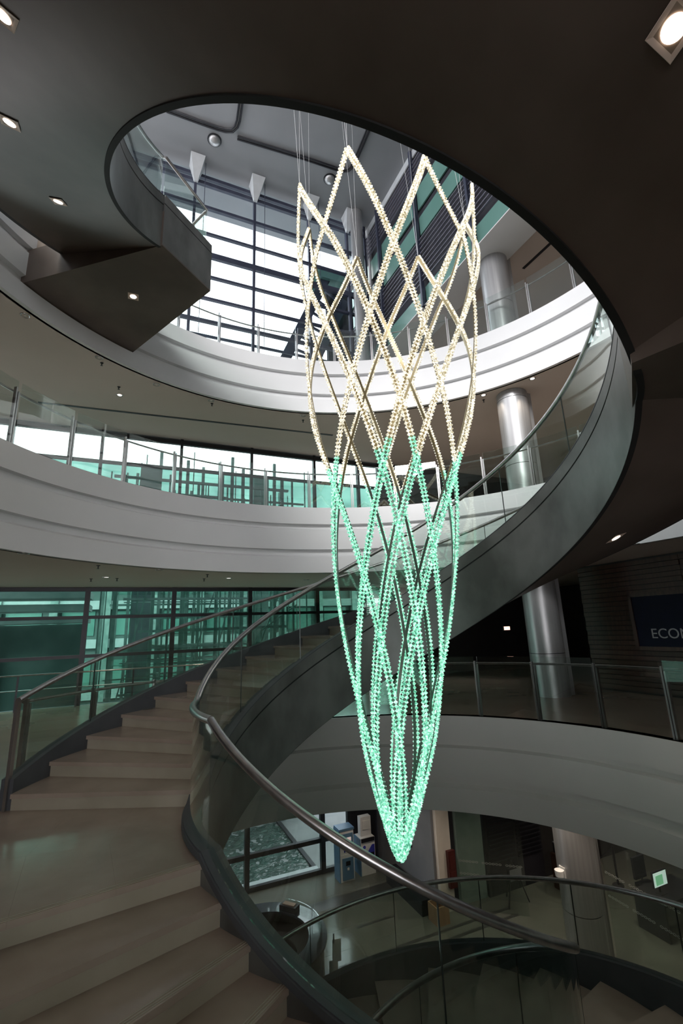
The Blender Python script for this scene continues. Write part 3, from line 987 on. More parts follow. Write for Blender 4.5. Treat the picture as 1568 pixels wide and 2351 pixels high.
sp2 = [(-5.0, 9.35), (-5.70, 11.6), (-6.3, 11.5), (-3.4, 11.5), (-3.75, 12.4)]
for i, (x, y) in enumerate(sp2):
    sprinkler(x, y, zc2, '%s black sprinkler head from the left in the ceiling above the lowest gallery' % ordn[i], 'sprinklers above the lowest gallery')
# narrow shadow slot in the second gallery ceiling
o = MB().bar((-8.3, 11.6, zc3 - 0.004), (-0.2, 14.6, zc3 - 0.004), 0.09, 0.012).build('ceiling_slot', MT['black'])
tag(o, 'long straight dark slot in the ceiling above the second gallery windows', 'slot')

# ------------------------------------------------------------------ square recessed lights in the stair underside
def soffit_frame(a, s_):
    def pt(a, s_):
        return Vector(sp(a, s_ * 2.25, rail_z(a) - 2.143 + 0.55 * s_ - 0.012))
    p = pt(a, s_)
    ta = (pt(a + 0.01, s_) - pt(a - 0.01, s_)).normalized()
    tr = (pt(a, s_ + 0.01) - pt(a, s_ - 0.01)).normalized()
    n = ta.cross(tr).normalized()
    if n.z > 0:
        n = -n
    return p, ta, tr, n
def square_light(p, x, y, n, label, size=0.20):
    t = thing('square_soffit_light', p, label, 'soffit light', 'square lights in the stair underside')
    h = size / 2
    mb = MB()
    o = [p + x * i * h + y * j * h + n * 0.004 for i, j in ((-1, -1), (1, -1), (1, 1), (-1, 1))]
    i_ = [p + x * i * h * 0.72 + y * j * h * 0.72 + n * -0.0 for i, j in ((-1, -1), (1, -1), (1, 1), (-1, 1))]
    rim = [p + x * i * h * 1.02 + y * j * h * 1.02 + n * 0.001 for i, j in ((-1, -1), (1, -1), (1, 1), (-1, 1))]
    mb.add(o + i_ + rim, [(k, (k + 1) % 4, 4 + (k + 1) % 4, 4 + k) for k in range(4)] + [(8 + k, 8 + (k + 1) % 4, (k + 1) % 4, k) for k in range(4)])
    mb.build('bezel', MT['bezel'], t)
    MB().add(i_, [(0, 1, 2, 3)]).build('recess_plate', MT['baffle'], t)
    MB().disc(p + n * 0.004, h * 0.62, 24, n).build('lamp', MT['lamp'], t)
    ld = bpy.data.lights.new('soffit_spot', 'SPOT')
    ld.energy = 26
    ld.color = (1.0, 0.86, 0.70)
    ld.spot_size = rad(95)
    ld.spot_blend = 0.6
    ld.shadow_soft_size = 0.06
    lo = bpy.data.objects.new('lamp_beam', ld)
    C.objects.link(lo)
    lo.parent = t
    lo.location = n * 0.03
    lo.rotation_euler = n.to_track_quat('-Z', 'Y').to_euler()
for a_, s_, lab in ((3.985, 0.48, 'square light in the stair underside at the top left corner'), (4.338, 0.46, 'square light in the stair underside at the left edge of view'),
                    (4.70, 0.44, 'square light in the stair underside just before the top landing'), (2.802, 0.49, 'large square light in the stair underside at the top right corner')):
    p, x, y, n = soffit_frame(a_, s_)
    square_light(p, x, y, n, lab)
p, x, y, n = soffit_frame(1.276, 0.39)
square_light(p, x, y, n, 'square light in the underside of the middle stair flight beside the dark wall')
square_light(Vector((-4.15, 8.15, ZB3 - 0.003)), Vector((DU.x, DU.y, 0)), Vector((DV.x, DV.y, 0)), Vector((0, 0, -1)), 'square light in the flat underside of the top landing box')

# ------------------------------------------------------------------ outside: paving, pool, lift tower, opposite building
tag(MB().prism([uv(-30, 0.14), uv(40, 0.14), uv(40, 40), uv(-30, 40)], G - 0.32, G - 0.02).build('ground', MT['paving']), kind='structure')
def water_mat():
    m, n, b = nt('rippled_pool_water')
    col, fac = noise_col(n, (0.012, 0.035, 0.028), (0.03, 0.07, 0.055), 3.0)
    n.links.new(col, b.inputs['Base Color'])
    b.inputs['Roughness'].default_value = 0.06
    b.inputs['Specular IOR Level'].default_value = 0.6
    tc = n.nodes.new('ShaderNodeTexCoord')
    nz = n.nodes.new('ShaderNodeTexNoise')
    nz.inputs['Scale'].default_value = 4.5
    nz.inputs['Detail'].default_value = 3.0
    nz.inputs['Distortion'].default_value = 1.2
    n.links.new(tc.outputs['Object'], nz.inputs['Vector'])
    bp = n.nodes.new('ShaderNodeBump')
    bp.inputs['Strength'].default_value = 1.0
    bp.inputs['Distance'].default_value = 0.08
    n.links.new(nz.outputs['Fac'], bp.inputs['Height'])
    n.links.new(bp.outputs['Normal'], b.inputs['Normal'])
    return m
MT['water'] = water_mat()
pool = thing('reflecting_pool', uvz(4.0, 3.0, G), 'rippling dark pool outside the ground floor window', 'pool')
from mathutils import noise as mnoise
wv, wf = [], []
NU, NV = 240, 90
for i in range(NU + 1):
    for j in range(NV + 1):
        u, v = -1.0 + 8.62 * i / NU, 0.40 + 4.05 * j / NV
        hgt = 0.040 * mnoise.noise(Vector((u * 3.4, v * 3.4, 0.3))) + 0.022 * mnoise.noise(Vector((u * 7.5, v * 7.0, 4.0)))
        wv.append(uvz(u, v, G + 0.0 + hgt))
for i in range(NU):
    for j in range(NV):
        a_ = i * (NV + 1) + j
        wf.append((a_, a_ + NV + 1, a_ + NV + 2, a_ + 1))
mesh_obj('water', wv, wf, MT['water'], pool, True)
MB().prism([uv(7.62, 0.34), uv(7.76, 0.34), uv(7.76, 4.5), uv(7.62, 4.5)], G - 0.02, G + 0.05).build('kerb', MT['black'], pool)
MB().prism([uv(-6, 0.16), uv(7.76, 0.16), uv(7.76, 0.39), uv(-6, 0.39)], G - 0.02, G + 0.06).build('stone_edge', MT['opp_pale'], pool)

lt = thing('glass_lift_tower', uvz(4.5, 6.0, G), 'steel framed glass lift tower standing outside the gallery windows', 'lift tower')
rnd = random.Random(3)
for v in (4.6, 6.6, 8.4):
    for u in [0.75 + 0.48 * k for k in range(18)]:
        w = rnd.choice((0.04, 0.05, 0.08, 0.13))
        MB().box(uvz(u + rnd.uniform(-.2, .2), v, G), w, w, 13.6 + rnd.uniform(0, 1.5), FAX, True).build('post', MT['steel_green'], lt)
    for z in [G + 0.6 + 0.62 * k for k in range(22)]:
        ua, ub = rnd.uniform(0.7, 3.0), rnd.uniform(5.5, 9.2)
        MB().bar(uvz(ua, v, z), uvz(ub, v, z + rnd.uniform(-0.02, 0.02)), rnd.choice((0.05, 0.08, 0.16)), rnd.choice((0.05, 0.09))).build('beam', MT[rnd.choice(('steel_green', 'opp_pale', 'steel_green'))], lt)
for k in range(9):
    u = 1.0 + k * 0.85
    MB().bar(uvz(u, 4.5, G + rnd.uniform(1, 8)), uvz(u + 1.6, 4.5, G + rnd.uniform(3, 11)), 0.05, 0.05).build('brace', MT['steel_green'], lt)
for k, (u, w) in enumerate(((2.3, 0.9), (7.6, 0.8))):
    MB().box(uvz(u, 7.4, G), w, 0.5, 15.0, FAX, True).build('lift_shaft', MT['opp_pale' if k else 'wall_grey'], lt)
for k in range(3):
    MB().box(uvz(5.0, 5.6, G + 3.2 + 2.9 * k), 7.6, 1.9, 0.05, FAX).build('glass_deck', MT['glass_green'], lt)

ob = thing('opposite_building', uvz(4.0, 17.0, G), 'grey green building facing the windows across the court', 'building')
MB().prism([uv(-26, 16.0), uv(36, 16.0), uv(36, 18.0), uv(-26, 18.0)], G, 5.2).build('wall', MT['opp_wall'], ob)
for z in (-1.6, 1.2, 3.4):
    MB().prism([uv(-26, 15.7), uv(36, 15.7), uv(36, 16.0), uv(-26, 16.0)], z, z + 0.5).build('floor_band', MT['opp_pale'], ob)
for k in range(22):
    u = -24 + 2.7 * k
    MB().prism([uv(u, 15.6), uv(u + 0.4, 15.6), uv(u + 0.4, 16.0), uv(u, 16.0)], G, 5.2).build('pier', MT['steel_green'], ob)
for k in range(21):
    u = -23.4 + 2.7 * k
    for z in (-4.4, -0.9, 1.9):
        MB().prism([uv(u, 15.95), uv(u + 1.7, 15.95), uv(u + 1.7, 16.0), uv(u, 16.0)], z, z + 1.4).build('window', MT['green_panel'], ob)
# pale stepped canopy beams seen beyond the lowest gallery window
cb = thing('stepped_canopy', uvz(-1.2, 3.4, 2.2), 'pale stepped canopy outside the leftmost gallery window', 'canopy')
for k, (z, v) in enumerate(((3.15, 3.0), (2.75, 3.5), (2.35, 4.0))):
    MB().prism([uv(-4.6, v), uv(0.55 - 0.05 * k, v), uv(0.55 - 0.05 * k, v + 1.6), uv(-4.6, v + 1.6)], z, z + 0.22).build('slab', MT['opp_pale'], cb)
MB().box(uvz(-3.4, 4.9, G), 0.5, 0.5, 2.35 - G, FAX, True).build('pillar', MT['opp_pale'], cb)
MB().prism([uv(-6.0, 5.7), uv(0.2, 5.7), uv(0.2, 5.9), uv(-6.0, 5.9)], G, 2.34).build('back_wall', MT['opp_wall'], cb)
# dark steelwork outside the big window
et = thing('exterior_steel_stair', uvz(8.4, 1.4, 12.3), 'dark inclined steel stair outside the big window beside the louvred wall', 'steelwork')
for v in (0.9, 1.9):
    MB().bar(uvz(6.9, v, 12.4), uvz(8.95, v, 17.2), 0.10, 0.42).build('stringer', MT['navy_steel'], et)
    MB().bar(uvz(8.2, v, 12.5), uvz(9.9, v, 16.3), 0.10, 0.34).build('stringer', MT['navy_steel'], et)
for k in range(7):
    f = k / 6.5
    MB().bar(uvz(6.9 + 2.0 * f, 1.0, 12.7 + 4.4 * f), uvz(8.3 + 1.7 * f, 1.0, 12.5 + 3.9 * f), 0.09, 0.09).build('crossbar', MT['navy_steel'], et)
MB().box(uvz(9.75, 1.3, 12.4), 1.3, 0.2, 4.4, FAX, True).build('side_panel', MT['louvre_back'], et)
MB().box(uvz(9.1, 1.3, 17.1), 1.5, 1.2, 0.35, FAX, True).build('head_beam', MT['green_panel'], et)
wk = thing('exterior_walkway', uvz(5.0, 0.9, 12.0), 'dark steel walkway running outside the foot of the big window', 'walkway')
MB().box(uvz(4.0, 0.8, 12.0), 15.0, 0.9, 0.14, FAX, True).build('deck', MT['wall_grey'], wk)
MB().box(uvz(4.0, 0.35, 12.55), 15.0, 0.06, 0.10, FAX, True).build('rail', MT['navy_steel'], wk)
for k in range(12):
    MB().bar(uvz(-2.0 + 1.15 * k, 0.4, 10.3), uvz(-1.7 + 1.15 * k, 0.9, 12.0), 0.07, 0.16).build('strut', MT['navy_steel'], wk)
MB().box(uvz(4.0, 0.9, 10.1), 15.0, 0.1, 0.9, FAX, True).build('parapet', MT['green_panel'], wk)

# ------------------------------------------------------------------ lowest gallery: slatted wood wall with a lettered screen
ww = thing('slatted_wall', uvz(13.3, -9.0, 0.0), 'dark walnut slatted wall behind the lowest gallery carrying the lettered screen', 'wall')
VAX = (DV.x, DV.y)
MB().box(uvz(13.42, -10.2, 0.0), 8.0, 0.10, LV[2] - FASC - 0.01, VAX, True).build('backing', MT['wall_dark'], ww)
zz = 0.06
i = 0
while zz < 3.1:
    for (va, vb) in ((-6.2, -8.9), (-8.91, -11.6), (-11.61, -14.2)):
        MB().box(uvz(13.32 + 0.012 * ((i * 7 + int(-va)) % 3), (va + vb) / 2, zz), abs(vb - va) - 0.006, 0.06, 0.105, VAX, True).build('slat', MT['wood'], ww)
    zz += 0.12
    i += 1
sc = thing('wall_screen', uvz(13.2, -9.2, 1.7), 'navy screen lettered ECON in a timber frame on the slatted wall', 'screen')
MB().box(uvz(13.20, -9.35, 1.12), 3.30, 0.05, 1.16, VAX, True).build('display', MT['screen'], sc)
for (v, z, w, hh) in ((-9.35, 2.28, 3.46, 0.09), (-9.35, 1.03, 3.46, 0.09), (-7.66, 1.03, 0.08, 1.34), (-11.04, 1.03, 0.08, 1.34)):
    MB().box(uvz(13.19, v, z), w, 0.09, hh, VAX, True).build('frame_member', MT['wood'], sc)
fc = bpy.data.curves.new('lettering', 'FONT')
fc.body = 'ECON'
fc.size = 0.315
fc.extrude = 0.004
fc.space_character = 1.02
fo = bpy.data.objects.new('lettering', fc)
C.objects.link(fo)
fc.materials.append(MT['letter'])
X_, Y_, Z_ = Vector((-DV.x, -DV.y, 0)), Vector((0, 0, 1)), Vector((-DU.x, -DU.y, 0))
mw = Matrix((X_, Y_, Z_)).transposed().to_4x4()
mw.translation = Vector(uvz(13.168, -8.03, 1.31))
bpy.context.view_layer.update()
_me = bpy.data.meshes.new_from_object(fo)
bpy.data.objects.remove(fo)
fo = bpy.data.objects.new('lettering', _me)
C.objects.link(fo)
fo.parent = sc
fo.matrix_parent_inverse = sc.matrix_world.inverted()
fo.matrix_world = mw
ls = thing('lit_wall_sign', uvz(13.1, -3.3, 1.55), 'tiny glowing sign in the dark behind the steel column', 'sign')
MB().box(uvz(13.2, -3.3, 1.55), 0.22, 0.04, 0.11, FAX, True).build('lit_face', MT['lamp_tiny'], ls)
MB().box(uvz(13.2, -3.27, 1.53), 0.26, 0.04, 0.15, FAX, True).build('case', MT['black'], ls)

# ------------------------------------------------------------------ ground floor: screens, kiosks, counter, small things
def gbox(mb, u, v, z, su, sv, sz):
    return mb.box(uvz(u, v, z), su, sv, sz, FAX, True)
for k, (v, w, u0, u1) in enumerate(((-4.00, 0.10, 2.0, 11.5), (-4.32, 0.10, 2.0, 11.5), (-2.90, 0.10, 7.6, 8.7), (-1.62, 0.45, 6.2, 9.3))):
    o = gbox(MB(), (u0 + u1) / 2, v, G, u1 - u0, w, 0.003).build('floor_strip', MT['band'])
    tag(o, kind='structure')
# floor tiles: shallow proud slabs between the joints, near part of the ground floor
ft = thing('floor_tiling', uvz(6, -4, G), None, None, None, 'structure')
for iu in range(14):
    for iv in range(8):
        u, v = 1.2 + iu * 0.75, -0.9 - iv * 0.75
        o = gbox(MB(), u, v, G - 0.01, 0.744, 0.744, 0.0115).build('tile', MT['floor0'], ft)
wall_prism('wall_kiosk_back', 8.75, -0.02, 9.75, -0.02, G, -FASC, MT['louvre_back'], 0.1)
wall_prism('wall_side', 9.78, -0.1, 9.78, -3.3, G, -FASC, MT['wall_grey'], 0.12)
for k, z in enumerate((-4.35, -3.55)):
    o = gbox(MB(), 9.70, -2.2 - 0.25 * k, z, 0.03, 0.10, 0.14).build('wall_switch', MT['black'])
    tag(o, 'small black wall panel on the grey side wall, %s one' % ('lower', 'upper')[k], 'switch', 'wall panels beside the bench')
tag(gbox(MB(), 10.00, -3.36, G, 0.42, 0.16, -FASC - G).build('wall_pier', MT['wall_cream']), kind='structure')
rc = thing('red_cabinet', uvz(10.16, -3.50, G + 0.45), 'dark red hose cabinet on the cream pier above the wooden box', 'cabinet')
gbox(MB(), 10.14, -3.50, G + 0.55, 0.22, 0.10, 0.85).build('body', MT['red'], rc)
gbox(MB(), 10.14, -3.556, G + 0.62, 0.16, 0.012, 0.30).build('door', MT['red'], rc)
gbox(MB(), 10.14, -3.556, G + 1.0, 0.16, 0.012, 0.30).build('door', MT['red'], rc)
gf = thing('glass_shopfront', uvz(11.4, -3.3, G), 'dark ground floor shopfront with a frosted panel beside the cream pier', 'shopfront')
gbox(MB(), 10.30, -3.34, G, 0.11, 0.16, -FASC - G).build('frame_post', MT['black'], gf)
gbox(MB(), 10.86, -3.34, G, 0.96, 0.04, -FASC - G).build('frosted_panel', MT['frosted'], gf)
gbox(MB(), 11.42, -3.34, G, 0.09, 0.16, -FASC - G).build('frame_post', MT['black'], gf)
for u in (11.95, 12.95):
    gbox(MB(), u, -3.40, G, 0.96, 0.05, -FASC - G).build('dark_panel', MT['louvre_back'], gf)
    for k in range(26):
        gbox(MB(), u, -3.44, G + 0.75 + 0.11 * k, 0.9, 0.03, 0.035).build('slat', MT['black'], gf)
gbox(MB(), 12.45, -3.36, G, 0.06, 0.14, -FASC - G).build('frame_post', MT['black'], gf)
gbox(MB(), 16.0, -3.3, G, 5.0, 0.06, -FASC - G).build('dark_panel', MT['wall_dark'], gf)

def chain(mb, p0, p1, up, link=0.085):
    p0, p1, up = Vector(p0), Vector(p1), Vector(up)
    d = (p1 - p0)
    n = int(d.length / link)
    t = d.normalized()
    for i in range(n):
        if i % 7 == 6:
            continue
        c = p0 + t * (i + 0.5) * link
        ring = [c + t * (0.036 * math.cos(a)) + up * (0.020 * math.sin(a)) for a in [2 * math.pi * q / 6 for q in range(6)]]
        for q in range(6):
            mb.bar(ring[q], ring[(q + 1) % 6], 0.006, 0.006)
MT['frit'] = mat('white_frit', (0.42, 0.42, 0.42), None, 0.6)
g1 = thing('glass_screen', uvz(11.0, -3.9, G), 'clear glass door leaf with chain pattern bands before the frosted panel', 'glass screen', 'glass screens with chain pattern')
a_, b_ = Vector(uv(10.42, -3.45)), Vector(uv(11.66, -4.55))
vplate(tuple(a_), tuple(b_), G + 0.02, G + 2.6, 0.012, MT['glass'], 'pane', g1)
mb = MB()
for z in (-4.37, -4.66):
    chain(mb, (a_.x, a_.y, z), (b_.x, b_.y, z), (0, 0, 1))
tag(mb.build('chain_pattern', MT['frit'], g1), kind='stuff')
g2 = thing('glass_screen', uvz(11.9, -8.0, G), 'clear glass screen with chain pattern bands beside the ground floor column', 'glass screen', 'glass screens with chain pattern')
a_, b_ = Vector(uv(12.02, -6.7)), Vector(uv(11.80, -9.9))
vplate(tuple(a_), tuple(b_), G + 0.02, G + 2.6, 0.012, MT['glass'], 'pane', g2)
mb = MB()
for z in (-3.70, -4.15):
    chain(mb, (a_.x, a_.y, z), (b_.x, b_.y, z), (0, 0, 1))
tag(mb.build('chain_pattern', MT['frit'], g2), kind='stuff')

# two self service kiosks
def kiosk(u, v, label, style):
    t = thing('service_kiosk', uvz(u, v, G), label, 'kiosk', 'self service kiosks')
    if style == 0:
        gbox(MB(), u, v, G, 0.46, 0.40, 0.70).build('base', MT['plastic_white'], t)
        gbox(MB(), u, v, G + 0.70, 0.46, 0.38, 0.62).build('head', MT['plastic_white'], t)
        gbox(MB(), u - 0.245, v, G, 0.03, 0.42, 1.34).build('side_panel', MT['plastic_blue'], t)
        gbox(MB(), u, v, G + 1.32, 0.50, 0.42, 0.06).build('top_cover', MT['plastic_blue'], t)
        f = gbox(MB(), u + 0.02, v - 0.20, G + 0.86, 0.36, 0.03, 0.38).build('front_panel', MT['plastic_blue'], t)
        gbox(MB(), u + 0.02, v - 0.22, G + 0.94, 0.22, 0.02, 0.20).build('screen', MT['kiosk_screen'], f)
        d = gbox(MB(), u + 0.01, v - 0.21, G + 0.05, 0.36, 0.03, 0.56).build('door', MT['plastic_blue'], t)
        gbox(MB(), u + 0.01, v - 0.23, G + 0.42, 0.14, 0.02, 0.11).build('slot', MT['black'], d)
        gbox(MB(), u + 0.01, v - 0.23, G + 0.30, 0.06, 0.02, 0.06).build('badge', MT['plastic_white'], d)
        for k in range(3):
            gbox(MB(), u - 0.08 + 0.09 * k, v - 0.20, G + 0.76, 0.035, 0.03, 0.05).build('button', MT['plastic_blue2'], t)
    else:
        gbox(MB(), u, v, G, 0.48, 0.44, 0.98).build('base', MT['plastic_white'], t)
        gbox(MB(), u - 0.255, v, G, 0.03, 0.46, 0.98).build('side_panel', MT['plastic_blue'], t)
        gbox(MB(), u + 0.03, v + 0.04, G + 0.98, 0.36, 0.20, 0.52).build('head', MT['plastic_white'], t)
        gbox(MB(), u + 0.03, v - 0.075, G + 1.16, 0.24, 0.02, 0.24).build('screen', MT['paper'], t)
        gbox(MB(), u, v - 0.23, G + 0.88, 0.44, 0.04, 0.10).build('keypad_ledge', MT['black'], t)
        P = [uvz(u - 0.16, v - 0.222, G + 0.42), uvz(u + 0.22, v - 0.222, G + 0.42), uvz(u + 0.22, v - 0.235, G + 0.42), uvz(u - 0.16, v - 0.235, G + 0.42),
             uvz(u + 0.14, v - 0.222, G + 0.78), uvz(u + 0.22, v - 0.222, G + 0.78), uvz(u + 0.22, v - 0.235, G + 0.78), uvz(u + 0.14, v - 0.235, G + 0.78)]
        MB().hexa(P).build('blue_flash', MT['plastic_blue2'], t)
        gbox(MB(), u + 0.10, v - 0.235, G + 0.44, 0.18, 0.02, 0.14).build('slot', MT['black'], t)
        MB().disc(uvz(u - 0.12, v - 0.224, G + 0.74), 0.05, 16, (-DV.x, -DV.y, 0)).build('badge', MT['plastic_blue2'], t)
    return t
kiosk(8.30, -0.62, 'blue and white self service kiosk with a lit pink screen by the pool window', 0)
kiosk(9.02, -0.55, 'white kiosk with a tilted paper white screen and blue flash', 1)

# bench and wooden box by the side wall
bn = thing('black_bench', uvz(9.42, -2.4, G), 'long low black bench along the grey side wall', 'bench')
gbox(MB(), 9.45, -2.35, G + 0.30, 0.40, 2.0, 0.08).build('seat', MT['black'], bn)
gbox(MB(), 9.45, -2.35, G, 0.36, 1.9, 0.30).build('plinth', MT['wall_dark'], bn)
bx_ = thing('wooden_box', uvz(9.55, -3.62, G), 'open wooden box at the end of the black bench', 'box')
for du_, dv_, su_, sv_ in ((-0.17, 0, 0.03, 0.40), (0.17, 0, 0.03, 0.40), (0, -0.185, 0.31, 0.03), (0, 0.185, 0.31, 0.03)):
    gbox(MB(), 9.55 + du_, -3.64 + dv_, G, su_, sv_, 0.40).build('side_board', MT['wood_box'], bx_)
gbox(MB(), 9.55, -3.64, G, 0.30, 0.34, 0.03).build('bottom_board', MT['wood_box'], bx_)

# round reception counter
rd = thing('round_counter', (-1.9, 11.5, G), 'curved black reception counter on the ground floor', 'counter')
cxr, cyr = -1.95, 11.45
def arc_solid(r0, r1, z0, z1, a0, a1, m, name, n=40):
    rings = []
    for a in frange(rad(a0), rad(a1), rad(a1 - a0) / n):
        rings.append([(cxr + r0 * math.sin(a), cyr + r0 * math.cos(a), z0), (cxr + r1 * math.sin(a), cyr + r1 * math.cos(a), z0),
                      (cxr + r1 * math.sin(a), cyr + r1 * math.cos(a), z1), (cxr + r0 * math.sin(a), cyr + r0 * math.cos(a), z1)])
    return MB().sweep(rings).build(name, MT[m], rd, True)
arc_solid(1.20, 1.26, G, G + 1.02, -80, 175, 'desk', 'front_panel')
arc_solid(0.94, 1.32, G + 1.02, G + 1.07, -80, 175, 'desk', 'counter_top')
arc_solid(0.70, 1.19, G + 0.72, G + 0.75, -80, 175, 'louvre_back', 'work_shelf')
mbd = MB().disc((cxr, cyr, G + 0.004), 1.18, 40)
mbd.build('inner_mat', MT['louvre_back'], rd)
arc_solid(1.20, 1.22, G + 1.07, G + 1.20, 15, 110, 'glass', 'glass_edge')
pt_ = thing('document_tray', (cxr + 0.45, cyr + 1.0, G + 1.07), 'small black document tray on the curved counter', 'tray')
ax_t = (math.cos(rad(25)), -math.sin(rad(25)))
MB().box((cxr + 0.42, cyr + 0.98, G + 1.075), 0.42, 0.20, 0.10, ax_t, True).build('tray_body', MT['black'], pt_)
MB().box((cxr + 0.42, cyr + 0.98, G + 1.175), 0.30, 0.12, 0.02, ax_t, True).build('paper_stack', MT['baffle'], pt_)
lf = thing('leaflet_rack', (cxr + 1.45, cyr + 0.1, G), 'white leaflets in a slim rack beside the curved counter', 'leaflet rack')
MB().tube([(cxr + 1.45, cyr + 0.12, G), (cxr + 1.45, cyr + 0.12, G + 1.05)], 0.015, 8).build('pole', MT['inox'], lf)
MB().lathe((cxr + 1.45, cyr + 0.12, G), [(0.001, 0.02), (0.15, 0.015), (0.16, 0.0)], 20).build('base', MT['inox'], lf, True)
for k, (z, dx, dy) in enumerate(((0.66, 0.02, -0.10), (0.36, -0.05, -0.22))):
    MB().hexa([(cxr + 1.40 + dx, cyr + 0.02 + dy, G + z), (cxr + 1.58 + dx, cyr + 0.06 + dy, G + z), (cxr + 1.58 + dx, cyr + 0.075 + dy, G + z), (cxr + 1.40 + dx, cyr + 0.035 + dy, G + z),
               (cxr + 1.40 + dx, cyr + 0.24 + dy, G + z + 0.26), (cxr + 1.58 + dx, cyr + 0.28 + dy, G + z + 0.26), (cxr + 1.58 + dx, cyr + 0.295 + dy, G + z + 0.26), (cxr + 1.40 + dx, cyr + 0.255 + dy, G + z + 0.26)]).build('leaflet', MT['paper'], lf)

# easel sign
es = thing('sign_easel', uvz(11.8, -3.95, G), 'black easel with a small framed notice by the glass door', 'easel')
pk = Vector(uvz(11.8, -3.9, G + 1.05))
for e in (uvz(11.45, -4.05, G), uvz(12.15, -4.05, G), uvz(11.8, -3.58, G)):
    MB().bar(e, pk, 0.03, 0.03).build('leg', MT['black'], es)
MB().box(uvz(11.8, -4.02, G + 0.52), 0.52, 0.03, 0.36, FAX, True).build('notice_frame', MT['black'], es)
MB().box(uvz(11.8, -4.04, G + 0.57), 0.40, 0.01, 0.26, FAX, True).build('notice_sheet', MT['wall_grey'], es)

# queue posts, desk, monitor, cabinet with printer, column device
for k, (u, v, lab) in enumerate(((14.9, -4.6, 'black queue post with a belt beyond the glass screen'), (15.5, -4.9, 'second black queue post before the dark desk'), (13.3, -5.0, 'black queue post nearest the steel column'))):
    t = thing('queue_post', uvz(u, v, G), lab, 'queue post', 'belt barrier posts')
    x, y, _ = uvz(u, v, 0)
    MB().lathe((x, y, G), [(0.001, 0.03), (0.14, 0.02), (0.15, 0.0)], 20).build('base', MT['inox'], t, True)
    MB().tube([(x, y, G + 0.02), (x, y, G + 0.96)], 0.03, 10).build('pole', MT['black'], t, True)
    if k != 1:
        MB().bar((x, y, G + 0.92), (uvz(u - 1.25, v - 0.3, G + 0.86) if k == 0 else uvz(u - 0.6, v - 0.5, G + 0.88)), 0.008, 0.05).build('belt', MT['black'], t)
dk = thing('service_desk', uvz(14.4, -6.4, G), 'low black service desk at the right edge of the ground floor', 'desk')
gbox(MB(), 14.4, -6.4, G + 0.72, 1.5, 0.8, 0.05).build('desk_top', MT['black'], dk)
for du_ in (-0.7, 0.7):
    gbox(MB(), 14.4 + du_, -6.4, G, 0.05, 0.75, 0.72).build('leg', MT['black'], dk)
mo = thing('desk_monitor', uvz(14.1, -6.5, G + 0.77), 'lit monitor with a green page on the black service desk', 'monitor')
gbox(MB(), 14.1, -6.45, G + 0.77, 0.22, 0.16, 0.015).build('base', MT['black'], mo)
gbox(MB(), 14.1, -6.42, G + 0.78, 0.04, 0.03, 0.16).build('neck', MT['black'], mo)
gbox(MB(), 14.1, -6.46, G + 0.92, 0.52, 0.03, 0.34).build('bezel', MT['black'], mo)
fs = gbox(MB(), 14.1, -6.48, G + 0.94, 0.47, 0.006, 0.29).build('screen', MT['screen_on'], mo)
gbox(MB(), 14.06, -6.485, G + 0.97, 0.26, 0.004, 0.20).build('page', MT['screen_green'], fs)
ch = thing('office_chair', uvz(14.7, -5.7, G), 'black office chair behind the service desk', 'chair')
gbox(MB(), 14.7, -5.7, G + 0.44, 0.46, 0.46, 0.08).build('seat', MT['black'], ch)
gbox(MB(), 14.7, -5.48, G + 0.58, 0.44, 0.06, 0.5).build('backrest', MT['black'], ch)
gbox(MB(), 14.7, -5.7, G + 0.08, 0.06, 0.06, 0.36).build('stem', MT['black'], ch)
for k in range(5):
    an = 2 * math.pi * k / 5
    p_ = Vector(uvz(14.7, -5.7, G + 0.06))
    MB().bar(p_, p_ + Vector((math.cos(an) * 0.27, math.sin(an) * 0.27, -0.03)), 0.04, 0.03).build('foot', MT['black'], ch)
cbn = thing('printer_cabinet', uvz(14.6, -2.6, G), 'dark wooden cabinet behind the glass left of the steel column', 'cabinet')
gbox(MB(), 13.6, -4.1, G, 0.62, 0.5, 0.86).build('body', MT['wood'], cbn)
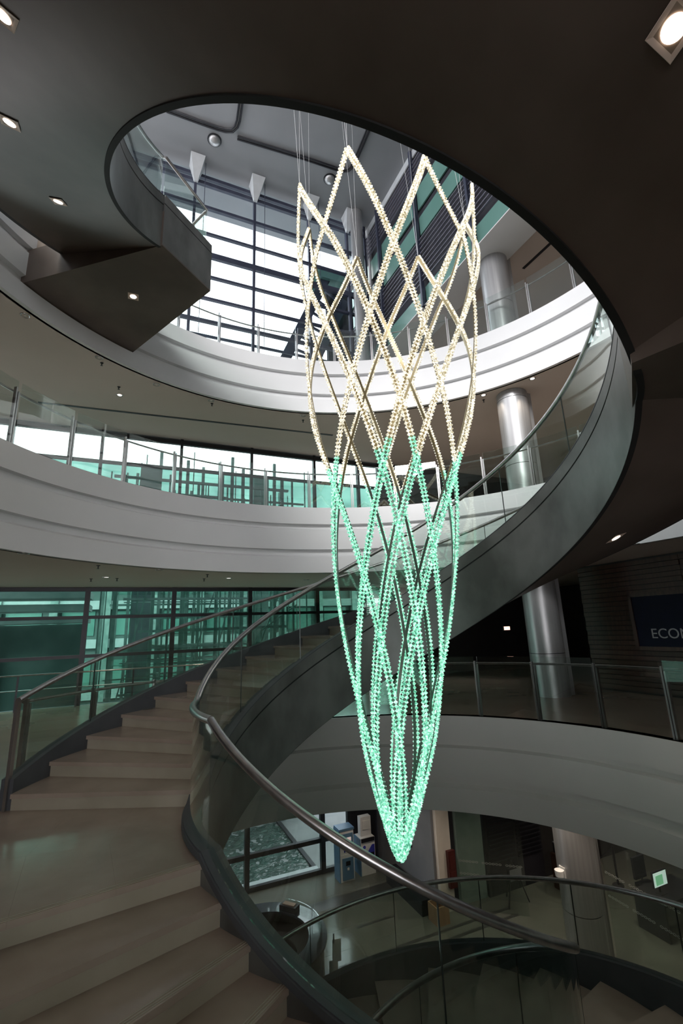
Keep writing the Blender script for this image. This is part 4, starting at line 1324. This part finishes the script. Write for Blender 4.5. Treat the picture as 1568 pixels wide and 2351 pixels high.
gbox(MB(), 13.6, -4.36, G + 0.05, 0.56, 0.02, 0.76).build('door', MT['wood'], cbn)
pn = thing('desktop_printer', uvz(13.6, -4.1, G + 0.86), 'black desktop printer with white paper on the wooden cabinet', 'printer')
gbox(MB(), 13.6, -4.1, G + 0.861, 0.46, 0.40, 0.24).build('body', MT['black'], pn)
gbox(MB(), 13.6, -4.36, G + 0.93, 0.26, 0.14, 0.03).build('paper_sheet', MT['paper'], pn)
gbox(MB(), 13.6, -4.06, G + 1.10, 0.44, 0.34, 0.03).build('scanner_lid', MT['wall_grey'], pn)
dv = thing('wall_speaker', (4.58, 12.02, -3.62), 'white speaker box fixed to the side of the ground floor column', 'speaker')
MB().lathe((4.56, 12.0, -3.66), [(0.001, -0.07), (0.09, -0.07), (0.10, 0.05), (0.001, 0.06)], 20).build('body', MT['plastic_white'], dv, True)
MB().box((4.66, 12.05, -3.68), 0.05, 0.16, 0.22, FAX).build('mount_plate', MT['plastic_white'], dv)

# unseen lamps added to brighten the ground floor, set in its dark ceiling
for k, (u, v) in enumerate(((5.0, -2.2), (8.2, -2.4), (8.9, -4.6), (11.2, -5.4), (13.6, -6.6), (14.6, -4.6), (3.2, -3.6), (11.9, -7.9), (10.5, -6.9))):
    x, y, _ = uvz(u, v, 0)
    downlight(x, y, -FASC, 0.085, '%s added ground floor fill lamp counted from the pool window' % ordn[k], 'added ground floor fill lamps', True, 105)

# guard rail along the lowest gallery window
wr = thing('window_guard_rail', uvz(0.0, -0.28, 0.0), 'thin steel guard rail in front of the lowest gallery window', 'guard rail')
MB().tube([uvz(-6.5, -0.30, 0.90), uvz(9.4, -0.30, 0.90)], 0.022, 8).build('rail', MT['inox'], wr, True)
MB().tube([uvz(-6.5, -0.30, 0.52), uvz(9.4, -0.30, 0.52)], 0.014, 8).build('lower_rail', MT['inox'], wr, True)
for k in range(12):
    MB().box(uvz(-6.2 + 1.38 * k, -0.30, 0.0), 0.045, 0.03, 0.9, FAX, True).build('post', MT['black'], wr)
